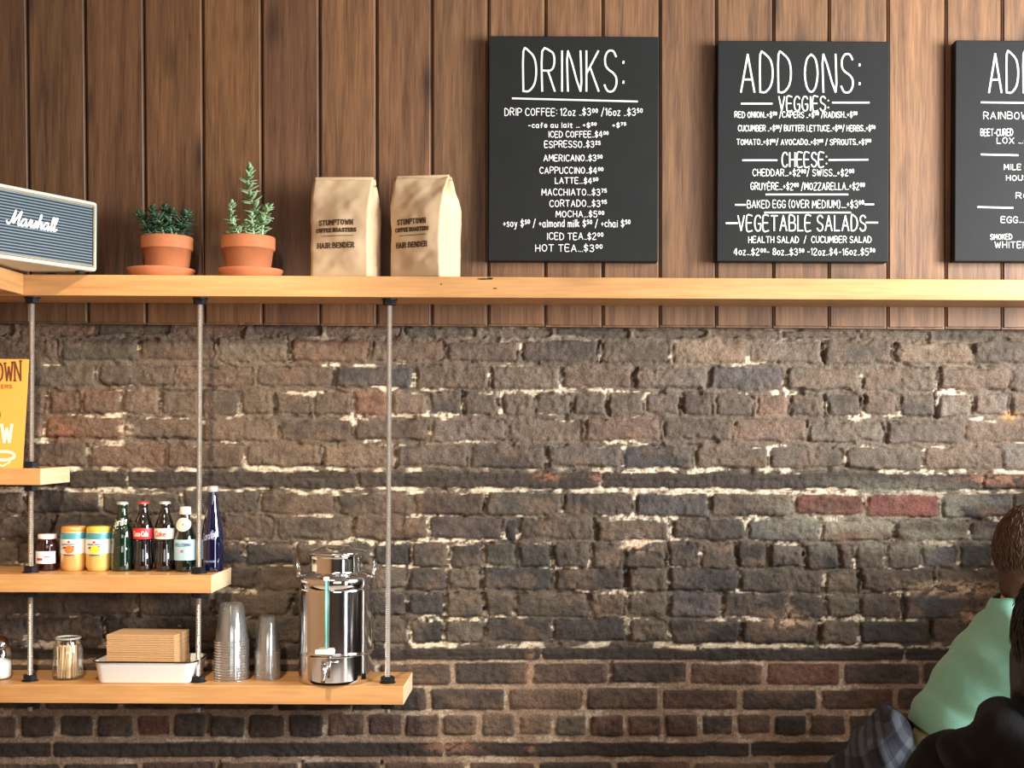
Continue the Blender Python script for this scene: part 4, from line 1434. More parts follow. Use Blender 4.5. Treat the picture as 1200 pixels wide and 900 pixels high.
def crown(t, z, r, col, nm='crown_cap'):
    bm = bmesh.new()
    n = 42
    pr = [(r * 1.10, 0, 1), (r * 1.06, .003, .6), (r * .98, .0055, 0), (r * .8, .0068, 0), (0, .007, 0)]
    rings = []
    for rad, zz, fl in pr:
        if rad == 0: rings.append([bm.verts.new((0, 0, zz))]); continue
        rings.append([bm.verts.new(((rad + fl * .0007 * math.cos(21 * 2 * math.pi * k / n)) * math.cos(2 * math.pi * k / n), (rad + fl * .0007 * math.cos(21 * 2 * math.pi * k / n)) * math.sin(2 * math.pi * k / n), zz)) for k in range(n)])
    for a, b in zip(rings[:-1], rings[1:]):
        for k in range(n):
            if len(b) == 1: bm.faces.new((a[k], a[(k + 1) % n], b[0]))
            else: bm.faces.new((a[k], a[(k + 1) % n], b[(k + 1) % n], b[k]))
    obj(nm, bm, mat('bottle cap paint', col, .35, .5), t, True, loc=(0, 0, z))


def bottle(xc, ytop, label, prof_px, glass, capcol, Y=BYY):
    """prof_px: (half width in photo px, photo y) from the base up"""
    s = S(Y)
    X = P(xc, 650, Y).x
    t = thing('glass_bottle', label, 'bottle', (X, Y, ZT3))
    yb = 672.0 - (672 - 669) * 0
    top = prof_px[-1][1]
    H = P(xc, top, Y).z - ZT3
    prof = [(hw * s, H * (yb - y) / (yb - top)) for hw, y in prof_px]
    sp = smooth_path(prof, 5)
    sp = [(max(.001, a), b) for a, b in sp]
    bm = bmesh.new()
    lathe(bm, [(0, .003), (prof[0][0] * .8, 0)] + sp + [(prof[-1][0] * .7, H), (0, H)], 36)
    o = obj('glass_body', bm, glass, t, True, angle=60)
    rf = radius_of(sp)
    zz = lambda y: H * (yb - y) / (yb - top)
    if capcol: crown(t, H - .003, prof[-1][0] * 1.25, capcol)
    return t, rf, zz, s


def glassmat(name, col, tint):
    m = mat(name, col, .04, 0, .2, 20, coat=1.0, spec=.8)
    return m


def bottles():
    dk = glassmat('cola behind clear glass', (14, 9, 9), None)
    gr = glassmat('deep green glass', (6, 32, 18), None)
    gr2 = glassmat('dark olive green glass', (10, 26, 18), None)
    bl = glassmat('cobalt blue glass', (8, 11, 44), None)
    white = mat('white bottle print', (226, 230, 214), .5)
    cola = [(10.2, 671.5), (11.4, 668), (11.6, 660), (10.6, 648), (10.4, 640), (11.2, 630), (11.6, 622), (10, 613), (6.5, 604), (5.0, 596), (5.2, 592.5), (4.9, 589)]
    # green lemon soda bottle
    t, rf, z, s = bottle(143.5, 589, 'green glass soda bottle, leftmost of the bottles', [(12.0, 671.5), (13.0, 667), (13.0, 650), (12.4, 640), (12.6, 630), (11, 621), (8, 612), (5.8, 603), (5.0, 596), (5.2, 592.5), (4.9, 589.5)], gr, (196, 206, 196))
    bm = bmesh.new()
    fn = around(rf, .0008)
    st = fit(strokes_of('Sprite'.replace('S', 'S')), -.020, .016, z(618), z(610), 6)
    st = [[(x, v + (x + .02) * .22) for x, v in q] for q in st]
    ink(bm, st, fn, .0022)
    ink(bm, [[(-.020, z(621)), (-.006, z(619.5)), (.012, z(618.5))]], fn, .0012)
    obj('white_print', bm, white, t)
    bm = bmesh.new()
    rnd = random.Random(2)
    for k in range(60):
        a = rnd.uniform(-1.2, 1.2); zz = rnd.uniform(z(664), z(624)); r = rf(zz)
        bmesh.ops.create_icosphere(bm, subdivisions=1, radius=.0013, matrix=Matrix.Translation((r * math.sin(a), -r * math.cos(a), zz)))
    obj('glass_dimples', bm, gr, t, True)
    # two colas
    for xc, lab, cc, pc, tc, txt in ((168, 'cola bottle with a red label and red cap', (204, 84, 70), (206, 44, 56), (240, 214, 206), 'Coca-Cola'), (193, 'cola bottle with a white label and silver cap', (206, 204, 198), (232, 220, 204), (196, 78, 60), 'Coke')):
        t, rf, z, s = bottle(xc, 589, lab, cola, dk, cc)
        w = wrapped(t, 'label', rf, z(632.5), z(619.5), -1.35, 1.35, mat('bottle label ' + txt, pc, .45, vary=.05), .0012)
        bm = bmesh.new()
        fn = around(rf, .0019)
        st = fit(strokes_of(txt, .6), -.019, .019 if txt == 'Coca-Cola' else .010, z(629), z(623.5))
        ink(bm, st, fn, .0020)
        obj('label_script', bm, mat('label script ' + txt, tc, .5), w)
        bm = bmesh.new()
        for k in range(16):     # contour flutes
            a = 2 * math.pi * k / 16
            tube(bm, [((rf(zz) - .0004) * math.sin(a), -(rf(zz) - .0004) * math.cos(a), zz) for zz in [z(664) + (z(634) - z(664)) * q / 8 for q in range(9)]], .0011, 5)
        obj('contour_ribs', bm, dk, t, True)
    # mineral water
    t, rf, z, s = bottle(217, 594, 'dark green mineral water bottle with a pale blue label, behind the second rod', [(11.2, 671.5), (12.2, 668), (12.3, 640), (11.9, 632), (9.5, 622), (6.6, 612), (5.2, 604), (5.2, 596)], gr2, None)
    bm = bmesh.new()
    lathe(bm, [(0, .0), (6.6 * s, 0), (7.0 * s, .002), (6.4 * s, .013), (6.2 * s, .0185), (5.6 * s, .020), (0, .0205)], 28, (0, 0, z(603)))
    obj('foil_cap', bm, mat('cream foil', (234, 226, 210), .4, .1), t, True)
    bm = bmesh.new()
    zc = z(615)

    def medal(u, v):
        rr = rf(v) + .0030
        return (u, -math.sqrt(max(rr * rr - u * u * .5, 1e-6)), v)
    disc(bm, 0, zc, .0195, .0178, medal, 26)
    md = obj('neck_label', bm, mat('cream neck label', (226, 220, 204), .55), t)
    bm = bmesh.new()

    def medal2(u, v):
        p = medal(u, v); return (p[0], p[1] - .0010, p[2])
    star(bm, 0, zc, .005, medal2)
    ink(bm, [[(.0135 * math.cos(a), zc + .0125 * math.sin(a)) for a in [2 * math.pi * k / 24 for k in range(25)]]], medal2, .0009)
    obj('neck_mark', bm, mat('grey label print', (150, 150, 140), .6), md)
    w = wrapped(t, 'label', rf, z(658), z(633), -1.5, 1.5, mat('sky blue label', (176, 212, 226), .5, vary=.1, scale=30), .0010)
    bm = bmesh.new()
    fn = around(rf, .0018)
    ink(bm, fit(strokes_of('S.PELLEGRINO'), -.022, .022, z(641), z(637.5)), fn, .0010)
    obj('blue_print', bm, mat('navy label print', (40, 60, 110), .6), w)
    bm = bmesh.new()
    star(bm, 0, z(647), .0055, fn)
    obj('red_star', bm, mat('red star print', (212, 96, 92), .6), w)
    # cobalt water
    t, rf, z, s = bottle(249, 570, 'tall cobalt blue water bottle, rightmost of the bottles', [(11.8, 671.5), (12.9, 667), (13.0, 640), (12.4, 626), (10.2, 612), (7.4, 598), (5.8, 586), (5.3, 577), (5.2, 573)], bl, None, BYY - .004)
    bm = bmesh.new()
    lathe(bm, [(0, 0), (6.0 * s, 0), (6.6 * s, .002), (6.4 * s, .010), (5.6 * s, .0155), (0, .0165)], 28, (0, 0, z(576.5)))
    obj('foil_cap', bm, mat('silver foil cap', (216, 214, 208), .3, .6), t, True)
    bm = bmesh.new()
    st = fit(strokes_of('Saratoga', .6), -.020, .022, z(632), z(624))
    st = [[(x, v + x * .3) for x, v in q] for q in st]
    ink(bm, st, around(rf, .0009), .0017)
    ink(bm, fit(strokes_of('SPRING WATER'), -.016, .016, z(660), z(658)), around(rf, .0009), .0006)
    obj('silver_print', bm, mat('silver bottle print', (166, 172, 196), .4, .3), t)


jam_jar()
can(86, 'orange soda can with an orange foil lid', (232, 112, 52), (226, 176, 106), (228, 160, 88), 'orange')
can(115.5, 'lemon soda can with a yellow foil lid', (232, 206, 50), (224, 192, 112), (226, 204, 84), 'lemon')
bottles()

# ------------------------------------------------------------------ things on the lowest shelf
clear = thin_clear('clear jar glass', (.93, .96, .95), .55, .03)
rimmat = thin_clear('rolled cup rim plastic', (.95, .95, .95), .9, .10, .05)
cupmat = thin_clear('clear cup plastic', (.955, .96, .96), .55, .10, .035)
pale = wood('pale birch stirrers', (232, 200, 156), (248, 226, 190), 'Z', 60, .6, 8)


def glass_jar(xc, Y, r, h, label, fill):
    X = P(xc, 780, Y).x
    t = thing('glass_jar', label, 'jar', (X, Y, ZT4))
    bm = bmesh.new()
    lathe(bm, [(0, .001), (r * .9, .0005), (r, .006), (r, h * .62), (r * .95, h * .72), (r * .80, h * .84), (r * .80, h * .93)], 32)
    obj('glass_body', bm, clear, t, True)
    bm = bmesh.new()
    tube(bm, [(r * .80 * math.cos(a), r * .80 * math.sin(a), h * .95) for a in [2 * math.pi * k / 32 for k in range(32)]], .0028, 8, closed=True)
    obj('rim', bm, mat('bright glass rim', (206, 208, 206), .08, 0, .05, 20, coat=1, trans=.6), t, True)
    return X


def stirrers():
    Y = -.105
    r, h = 17.3 * S(Y), .112
    X = glass_jar(79.5, Y, r, h, 'glass jar of wooden stirrers beside the white tray', True)
    rnd = random.Random(8)
    bm = bmesh.new()
    box(bm, (0, 0, .041), (.0052, .0016, .082), .0006, 1)
    proto = obj('stirrer', bm, pale)
    tag(proto, 'short wooden stirrer standing in the glass jar', 'stirrer', 'wooden stirrers in the glass jar')
    rows = []
    for i in range(34):
        a = i * 2.399
        q = math.sqrt((i + .5) / 34) * (r - .0085)
        rows.append((q * math.cos(a), q * math.sin(a)))
    for i, (x, y) in enumerate(rows):
        o = proto if i == 0 else proto.copy()
        if i: COL.objects.link(o)
        o.location = (X + x * .80, Y + y * .80, ZT4 + .004)
        out = .02 + .11 * (math.hypot(x, y) / r)
        an = math.atan2(y, x) + rnd.uniform(-.9, .9)
        o.rotation_euler = (-math.sin(an) * out * .6, math.cos(an) * out * .6, rnd.uniform(0, 3.1))


def shaker():
    Y = -.115
    X = P(-1, 780, Y).x
    t = thing('sugar_shaker', 'clear glass shaker cut off by the left edge on the lowest shelf', 'shaker', (X, Y, ZT4))
    s = S(Y)
    r = 14 * s
    bm = bmesh.new()
    lathe(bm, [(0, .001), (r * .85, .0005), (r * .95, .006), (r, .03), (r * .92, .070), (r * .78, .082)], 28)
    obj('glass_body', bm, clear, t, True)
    bm = bmesh.new()
    lathe(bm, [(r * .80, 0), (r * .86, .002), (r * .86, .012), (r * .74, .022), (r * .4, .029), (0, .031)], 28, (0, 0, .081))
    obj('chrome_top', bm, mat('polished chrome', (214, 214, 214), .08, 1.0, .03, 20), t, True)
    bm = bmesh.new()
    lathe(bm, [(0, .003), (r * .8, .003), (r * .9, .008), (r * .93, .03), (r * .90, .046), (r * .5, .052), (0, .055)], 28)
    obj('sugar', bm, mat('white sugar', (232, 230, 224), .9, vary=.05, scale=400, bump=.5), t, True)


def tray():
    Y0, Y1 = -.176, -.032
    A = P(113, 802, Y0); B = P(221, 802, Y0)
    xt0, xt1 = P(106.5, 776, Y0 - .004).x, P(228.5, 776, Y0 - .004).x
    cx = (A.x + B.x) / 2; cy = (Y0 + Y1) / 2
    h = P(160, 776.5, Y0 - .004).z - ZT4
    t = thing('enamel_tray', 'white enamel tray with a black rim, holding the napkins', 'tray', (cx, cy, ZT4))
    wb, wt = (B.x - A.x) / 2, (xt1 - xt0) / 2
    db, dt = (Y1 - Y0) / 2 - .006, (Y1 - Y0) / 2
    white = mat('white enamel', (240, 238, 234), .18, 0, .02, 20, coat=.5)
    blk = mat('black enamel edge', (22, 22, 24), .25, coat=.4)

    def loop(w, d, z, r, n=6):
        out = []
        for (sx, sy, a0) in ((1, 1, 0), (-1, 1, 90), (-1, -1, 180), (1, -1, 270)):
            for k in range(n + 1):
                a = R(a0 + 90 * k / n)
                out.append(Vector((sx * (w - r) + r * math.cos(a), sy * (d - r) + r * math.sin(a), z)))
        return out
    bm = bmesh.new()
    lv = [loop(wb - .004, db - .004, 0, .014), loop(wb, db, .003, .018), loop(wt - .003, dt - .003, h - .004, .024), loop(wt + .001, dt + .001, h, .026), loop(wt - .006, dt - .006, h - .0012, .022), loop(wb - .002, db - .002, .006, .016), loop(wb - .012, db - .012, .003, .012)]
    rs = [[bm.verts.new(p) for p in l] for l in lv]
    n = len(rs[0])
    for a, b in zip(rs[:-1], rs[1:]):
        for i in range(n): bm.faces.new((a[i], a[(i + 1) % n], b[(i + 1) % n], b[i]))
    bm.faces.new(rs[0][::-1]); bm.faces.new(rs[-1])
    obj('tray_body', bm, white, t, True, angle=50)
    bm = bmesh.new()
    tube(bm, loop(wt + .001, dt + .001, h, .026), .0022, 8, closed=True)
    obj('rim', bm, blk, t, True)
    # folded kraft napkins, one by one
    kr = mat('kraft napkin paper', (184, 146, 104), .9, vary=.08, scale=60, bump=.2)
    C0 = P(174, 770, -.105)
    z = ZT4 + .0036
    zt = P(174, 744, -.155).z
    nn = 26
    th = (zt - z) / nn
    rnd = random.Random(6)
    bm = bmesh.new()
    w_, d_ = .178, .108
    pr = []
    for k in range(9):     # one folded edge to the front
        a = math.pi / 2 + math.pi * k / 8
        pr.append((-d_ / 2 + th * .47 + th * .47 * math.cos(a), th * .50 + th * .495 * math.sin(a)))
    pr += [(d_ / 2, th * .01), (d_ / 2, th * .48), (-d_ / 2 + .004, th * .50), (d_ / 2, th * .52), (d_ / 2, th * .99)]
    f0 = [bm.verts.new((-w_ / 2, y, zz)) for y, zz in pr]
    f1 = [bm.verts.new((w_ / 2, y, zz)) for y, zz in pr]
    for i in range(len(pr)):
        j = (i + 1) % len(pr)
        bm.faces.new((f0[i], f1[i], f1[j], f0[j]))
    bm.faces.new(f0[::-1]); bm.faces.new(f1)
    proto = obj('paper_napkin', bm, kr)
    for i in range(nn):
        o = proto if i == 0 else proto.copy()
        if i: COL.objects.link(o)
        o.location = (C0.x + rnd.uniform(-.0012, .0012), -.1045 + rnd.uniform(-.001, .001), z + i * th)
        o.rotation_euler = (0, 0, R(-4) + rnd.uniform(-.006, .006))
        if i == nn - 1:
            tag(o, 'topmost folded brown paper napkin of the stack in the white tray', 'napkin')
        else:
            tag(o, 'folded brown paper napkin within the stack in the white tray', 'napkin', 'brown napkins stacked in the tray')
        if i == nn - 1: o['group'] = 'brown napkins stacked in the tray'


def cups(xc, y_top, w_top, w_bot, hcup, n, what, Y, seed):
    s = S(Y)
    X = P(xc, 780, Y).x
    H = P(xc, y_top, Y).z - ZT4
    rt, rb = w_top * s / 2, w_bot * s / 2
    pitch = (H - hcup) / (n - 1)
    bm = bmesh.new()
    # upside down: wide mouth below with a rolled rim, narrow base on top
    bmr = bmesh.new()
    lathe(bmr, [(rb - .0022, .0048), (rb + .0004, .0036), (rb + .0014, .0016), (rb + .0006, .0002), (rb - .0022, .0008)], 32)
    lathe(bm, [(rb - .0022, .0048), (rb - .0026, .010), (rt + .001, hcup - .004), (rt - .001, hcup - .001), (rt - .004, hcup), (rt - .006, hcup - .004), (0, hcup - .004)], 32)
    proto = obj('plastic_cup', bm, cupmat, None, True, angle=50)
    obj('rim', bmr, rimmat, proto, True, angle=60)
    rnd = random.Random(seed)
    for i in range(n):
        o = proto if i == 0 else dup(proto)
        o.location = (X + rnd.uniform(-.0006, .0006), Y + rnd.uniform(-.0006, .0006), ZT4 + i * pitch)
        if i == n - 1: tag(o, 'topmost clear plastic cup of the %s stack %s' % what, 'cup', 'clear cups in the %s stack' % what[0])
        else: tag(o, 'clear plastic cup nested upside down within the %s stack %s' % what, 'cup', 'clear cups in the %s stack' % what[0])


def urn():
    Y = -.101
    s = S(Y)
    X = P(394, 750, Y).x
    z = lambda y: P(394, y, Y).z - ZT4
    t = thing('beverage_urn', 'polished stainless steel drinks urn with tap on the lowest shelf', 'urn', (X, Y, ZT4))
    st = mat('polished stainless steel', (214, 214, 216), .10, 1.0, .03, 8)
    st2 = mat('satin stainless steel', (204, 204, 204), .2, 1.0, .04, 12)
    r = 43.2 * s
    zs, zb = z(686.5), z(761.5)
    bm = bmesh.new()
    lathe(bm, [(0, .002), (r * .95, 0), (r * .985, .003), (r, .010), (r, .013), (r, .05), (r, zb - .006), (r, zb - .002), (r + .0022, zb), (r, zb + .002), (r, zb + .006), (r, .5 * (zb + zs)), (r, zs - .008), (r, zs - .003), (r * .985, zs)], 72)
    obj('tank', bm, st, t, True)
    bm = bmesh.new()
    zr = z(674)
    lathe(bm, [(r * .985, zs - .001), (r * 1.012, zs + .002), (r * 1.012, zr - .004), (r * .99, zr), (r * .93, zr + .004), (31.5 * s, zr + .009), (31 * s, zr + .012), (31 * s, zr + .016), (31 * s, z(654)), (31 * s, z(651)), (32.5 * s, z(648)), (30 * s, z(647))], 72)
    obj('collar', bm, st, t, True)
    bm = bmesh.new()
    zl = z(648.5)
    lathe(bm, [(30 * s, zl - .004), (33.6 * s, zl), (34.6 * s, zl + .003), (34.2 * s, zl + .006), (31 * s, zl + .0085), (22 * s, zl + .012), (16 * s, zl + .018), (14 * s, zl + .020), (0, zl + .021)], 64)
    obj('lid', bm, st, t, True)
    for sx in (-1, 1):
        bm = bmesh.new()
        zc = z(664)
        path = [(-.002, -.006, -.016), (.001, -.012, -.006), (.003, -.012, .008), (.002, -.007, .017), (.001, 0, .020), (.002, .007, .017), (.003, .012, .008), (.001, .012, -.006), (-.002, .006, -.016)]
        tube(bm, [(sx * (r * 1.01 + a * 1.3), b, zc + c) for a, b, c in smooth_path(path, 4)], .0024, 8)
        box(bm, (sx * (r * 1.01), 0, zc - .020), (.010, .026, .014), .002, 2)
        obj('handle', bm, st2, t, True)
    # sight glass
    fx = (390.5 - 394) * s
    fyv = -math.sqrt(r * r - fx * fx)
    bm = bmesh.new()
    tube(bm, [(fx, fyv - .011, z(752)), (fx, fyv - .011, z(675))], .0032, 12)
    obj('sight_tube', bm, mat('teal tinted sight tube', (120, 196, 190), .08, 0, .1, 20, coat=1), t, True)
    bm = bmesh.new()
    box(bm, ((389.5 - 394) * s, fyv - .010, z(756)), (22 * s, .018, .0125), .003, 2)
    wb = mat('white gauge bracket', (226, 224, 216), .3)
    obj('gauge_bracket', bm, wb, t, True)
    bm = bmesh.new()
    box(bm, (fx, fyv - .008, z(673)), (.014, .016, .010), .003, 2)
    obj('gauge_cap', bm, wb, t, True)
    # tap
    tp = bmesh.new()
    ft = -r
    zc = z(775)
    tube(tp, [(fx, ft + .004, zc), (fx, ft - .036, zc)], .0075, 14)
    tube(tp, [(fx, ft - .030, zc + .014), (fx, ft - .032, zc - .010), (fx - .002, ft - .034, zc - .024), (fx - .003, ft - .036, zc - .030)], [.008, .008, .0065, .006], 14)
    tp2 = tp
    tap = obj('tap', tp2, st2, t, True)
    bm = bmesh.new()
    tube(bm, [(fx, ft - .030, zc + .012), (fx, ft - .030, zc + .020)], .004, 10)
    tube(bm, [(fx - .006, ft - .031, zc + .020), (fx + .036, ft - .033, zc + .021)], .0034, 10)
    obj('tap_lever', bm, st2, tap, True)


stirrers()
shaker()
tray()
cups(271.5, 706.5, 27, 40, .100, 15, ('taller', 'beside the tray'), -.105, 1)
cups(313.5, 721, 20, 29, .095, 13, ('shorter', 'beside the urn'), -.095, 2)
urn()
# ------------------------------------------------------------------ people: smooth bodies grown from limbs, one continuous surface each
def blob(name, elems, m, parent, voxel=.008, smooth=6, cuts=(), disp=None):
    """elems: ('c', p0, p1, r0, r1) tapered limb, ('e', centre, (rx, ry, rz), (ax, ay, az)) ellipsoid; merged, smoothed, and cut at hems"""
    bm = bmesh.new()
    o0 = Vector(parent.location) if parent else Vector((0, 0, 0))
    for e in elems:
        if e[0] == 'e':
            _, c, r, rot = e
            M = Matrix.Translation(Vector(c) - o0) @ Euler([R(a) for a in rot]).to_matrix().to_4x4() @ Matrix.Diagonal((r[0], r[1], r[2], 1))
            bmesh.ops.create_icosphere(bm, subdivisions=3, radius=1.0, matrix=M)
        else:
            _, p0, p1, r0, r1 = e
            p0 = Vector(p0) - o0; p1 = Vector(p1) - o0
            d = p1 - p0
            n = 8
            Q = d.to_track_quat('Z', 'Y').to_matrix().to_4x4()
            L = d.length
            pr = [(0, -r0)] + [(r0 * math.cos(R(a)), r0 * math.sin(R(a))) for a in (-60, -30, 0)] + [(r0 + (r1 - r0) * t, L * t) for t in (.25, .5, .75)] + [(r1 * math.cos(R(a)), L + r1 * math.sin(R(a))) for a in (0, 30, 60)] + [(0, L + r1)]
            lathe(bm, pr, 20, M=Matrix.Translation(p0) @ Q)
    me = bpy.data.meshes.new('tmp')
    bmesh.ops.recalc_face_normals(bm, faces=bm.faces)
    bm.to_mesh(me); bm.free()
    t = bpy.data.objects.new('tmp', me)
    COL.objects.link(t)
    md = t.modifiers.new('r', 'REMESH'); md.mode = 'VOXEL'; md.voxel_size = voxel
    ms = t.modifiers.new('s', 'SMOOTH'); ms.factor = .5; ms.iterations = smooth
    dg = bpy.context.evaluated_depsgraph_get()
    ev = t.evaluated_get(dg)
    me2 = bpy.data.meshes.new_from_object(ev)
    bpy.data.objects.remove(t); bpy.data.meshes.remove(me)
    bm = bmesh.new(); bm.from_mesh(me2); bpy.data.meshes.remove(me2)
    for co, no in cuts:
        bmesh.ops.bisect_plane(bm, geom=bm.verts[:] + bm.edges[:] + bm.faces[:], plane_co=Vector(co) - o0, plane_no=no, clear_outer=True)
    if disp:
        bm.normal_update()
        for v in bm.verts:
            v.co += v.normal * disp(v.co + o0)
    for f in bm.faces: f.smooth = True
    bm.to_mesh
    o = obj(name, bm, m, parent, True, angle=80)
    return o


NZ = Noise(77)


def hand(elems, wrist, d, palm_n, s=1.0, curl=.5):
    """palm, four unequal fingers bent at the knuckles and a thumb from the side of the palm"""
    d = Vector(d).normalized(); pn = Vector(palm_n)
    pn = (pn - d * pn.dot(d)).normalized()
    side = d.cross(pn)
    w = Vector(wrist)
    for k in (-1.5, -.5, .5, 1.5):
        elems.append(('c', w + side * .012 * k * s, w + d * .085 * s + side * .019 * k * s, .013 * s, .0125 * s))
    for k, L in zip((-1.5, -.5, .5, 1.5), (.066, .078, .084, .074)):
        a = w + d * .088 * s + side * .0205 * k * s
        dirv = d
        for j, fr in enumerate((.42, .32, .26)):
            dirv = (dirv + pn * curl * .75).normalized()
            b = a + dirv * L * fr * s
            elems.append(('c', a, b, (.0092 - .0008 * j) * s, (.0085 - .0008 * j) * s))
            a = b
    a = w + d * .022 * s + side * .022 * s
    b = a + (d * .5 + side * .75 + pn * .3).normalized() * .045 * s
    c = b + (d * .9 + side * .2 + pn * .3).normalized() * .032 * s
    elems += [('c', a, b, .0135 * s, .011 * s), ('c', b, c, .0105 * s, .0085 * s)]


def face(t, c, f, s=1.0):
    """eyes, brows and lips as small pieces; nose and ears belong to the body itself"""
    f = Vector(f).normalized(); up = Vector((0, 0, 1)); sd = f.cross(up).normalized()
    c = Vector(c)
    bm = bmesh.new()
    for k in (-1, 1):
        bmesh.ops.create_icosphere(bm, subdivisions=2, radius=.011, matrix=Matrix.Translation(c + f * .076 + sd * .031 * k + up * .0 - Vector(t.location)))
    obj('eyes', bm, mat('eye white', (226, 222, 214), .2), t, True)
    bm = bmesh.new()
    for k in (-1, 1):
        p = c + f * .093 + sd * .031 * k - Vector(t.location)
        tube(bm, [p - sd * .016 + up * .016, p + up * .021 + f * .004, p + sd * .016 + up * .016], .003, 6)
    obj('eyebrows', bm, mat('brow hair', (46, 34, 26), .8), t, True)
    bm = bmesh.new()
    p = c + f * .086 - up * .052 - Vector(t.location)
    tube(bm, [p - sd * .022 - f * .006, p + f * .001, p + sd * .022 - f * .006], [.002, .004, .002], 8)
    obj('lips', bm, mat('lip', (168, 100, 88), .5), t, True)


def head(elems, c, f, neck):
    f = Vector(f).normalized(); up = Vector((0, 0, 1)); sd = f.cross(up).normalized(); c = Vector(c)
    yaw = math.degrees(math.atan2(f.y, f.x))
    elems += [('e', c + up * .018 - f * .006, (.098, .078, .098), (0, 0, yaw)), ('e', c - up * .040 + f * .022, (.066, .060, .075), (0, 0, yaw)),
              ('c', c + f * .086 + up * .005, c + f * .104 - up * .026, .008, .013)]
    for k in (-1, 1):
        elems.append(('e', c + sd * .078 * k - f * .005 - up * .008, (.018, .008, .032), (0, 0, yaw)))
    elems.append(('c', c - up * .04 - f * .022, neck, .054, .060))


def fabric(name, col, rough=.9, vary=.12, sheen=.2, scale=350.):
    m = mat(name, col, rough, 0, vary, scale, .35)
    m.node_tree.nodes['Principled BSDF'].inputs['Sheen Weight'].default_value = sheen
    return m


def plaid():
    m, nt, b = newmat('grey plaid flannel')
    tc = N(nt, 'ShaderNodeTexCoord')
    mp = N(nt, 'ShaderNodeMapping')
    mp.inputs['Rotation'].default_value = (R(0), R(38), R(20))
    mp.inputs['Scale'].default_value = (1, 1, 1)
    nt.links.new(tc.outputs['Object'], mp.inputs['Vector'])
    fac = []
    for ax, sc, ph in (('X', 7.0, 0.4), ('Z', 7.0, 1.6), ('X', 14.0, 2.0)):
        w = N(nt, 'ShaderNodeTexWave', bands_direction=ax)
        w.inputs['Scale'].default_value = sc
        w.inputs['Phase Offset'].default_value = ph
        w.inputs['Distortion'].default_value = .8
        nt.links.new(mp.outputs[0], w.inputs['Vector'])
        r = N(nt, 'ShaderNodeMapRange')
        r.inputs[1].default_value = .62; r.inputs[2].default_value = .72
        nt.links.new(w.outputs['Fac'], r.inputs[0])
        fac.append(r.outputs[0])
    a = N(nt, 'ShaderNodeMix', data_type='RGBA')
    a.inputs[6].default_value = lin((32, 35, 46)) + (1,); a.inputs[7].default_value = lin((56, 62, 70)) + (1,)
    nt.links.new(fac[0], a.inputs[0])
    c = N(nt, 'ShaderNodeMix', data_type='RGBA', blend_type='ADD')
    c.inputs[7].default_value = lin((50, 56, 62)) + (1,)
    nt.links.new(fac[1], c.inputs[0]); nt.links.new(a.outputs[2], c.inputs[6])
    d = N(nt, 'ShaderNodeMix', data_type='RGBA', blend_type='MULTIPLY')
    d.inputs[7].default_value = (.45, .45, .55, 1)
    nt.links.new(fac[2], d.inputs[0]); nt.links.new(c.outputs[2], d.inputs[6])
    nt.links.new(d.outputs[2], b.inputs['Base Color'])
    b.inputs['Roughness'].default_value = .95
    return m


def hair_strands(name, c, f, m, parent, n, rad, seed, length, drop=.2, zmin=-.2):
    """short tufts that break up the outline of the hair"""
    rnd = random.Random(seed)
    f = Vector(f).normalized(); up = Vector((0, 0, 1)); sd = f.cross(up).normalized()
    bm = bmesh.new()
    o0 = Vector(parent.location)
    for k in range(n):
        a = rnd.uniform(0, 2 * math.pi); z = rnd.uniform(zmin, 1)
        r = math.sqrt(1 - min(1, z * z))
        q = Vector((r * math.cos(a), r * math.sin(a), z))
        if q.x > .45 and q.z < .55: continue
        p = Vector(c) + f * q.x * rad[0] + sd * q.y * rad[1] + up * q.z * rad[2]
        nrm = (f * q.x / rad[0] + sd * q.y / rad[1] + up * q.z / rad[2]).normalized()
        down = (-up * .8 + f * rnd.uniform(-.3, .3) + sd * rnd.uniform(-.5, .5))
        tan = (down - nrm * down.dot(nrm)).normalized()
        p1 = p + tan * length * .55 + nrm * .002
        p2 = p + tan * length + nrm * (-.001 + rnd.uniform(-.002, .003)) - nrm * .003
        tube(bm, [p - o0, p1 - o0, p2 - o0], [.0014, .0013, .0004], 4, caps=False)
    obj(name, bm, m, parent, True)


def stool(x, y, h, label, r=.17):
    t = thing('round_stool', label, 'stool', (x, y, 0))
    wd = wood('dark stool wood', (60, 42, 30), (92, 66, 46), 'X', 20, .5)
    bm = bmesh.new()
    lathe(bm, [(0, h - .035), (r * .94, h - .035), (r, h - .028), (r, h - .006), (r * .96, h), (0, h)], 32)
    obj('seat', bm, wd, t, True)
    for k in range(4):
        a = R(45 + 90 * k)
        bm = bmesh.new()
        tube(bm, [(r * 1.0 * math.cos(a), r * 1.0 * math.sin(a), 0), (r * .7 * math.cos(a), r * .7 * math.sin(a), h - .03)], [.014, .017], 10)
        obj('leg', bm, wd, t, True)
    bm = bmesh.new()
    tube(bm, [(r * .91 * math.cos(2 * math.pi * k / 24), r * .91 * math.sin(2 * math.pi * k / 24), h * .3) for k in range(24)], .008, 8, closed=True)
    obj('foot_ring', bm, mat('black steel ring', (30, 30, 32), .4, .8), t, True)


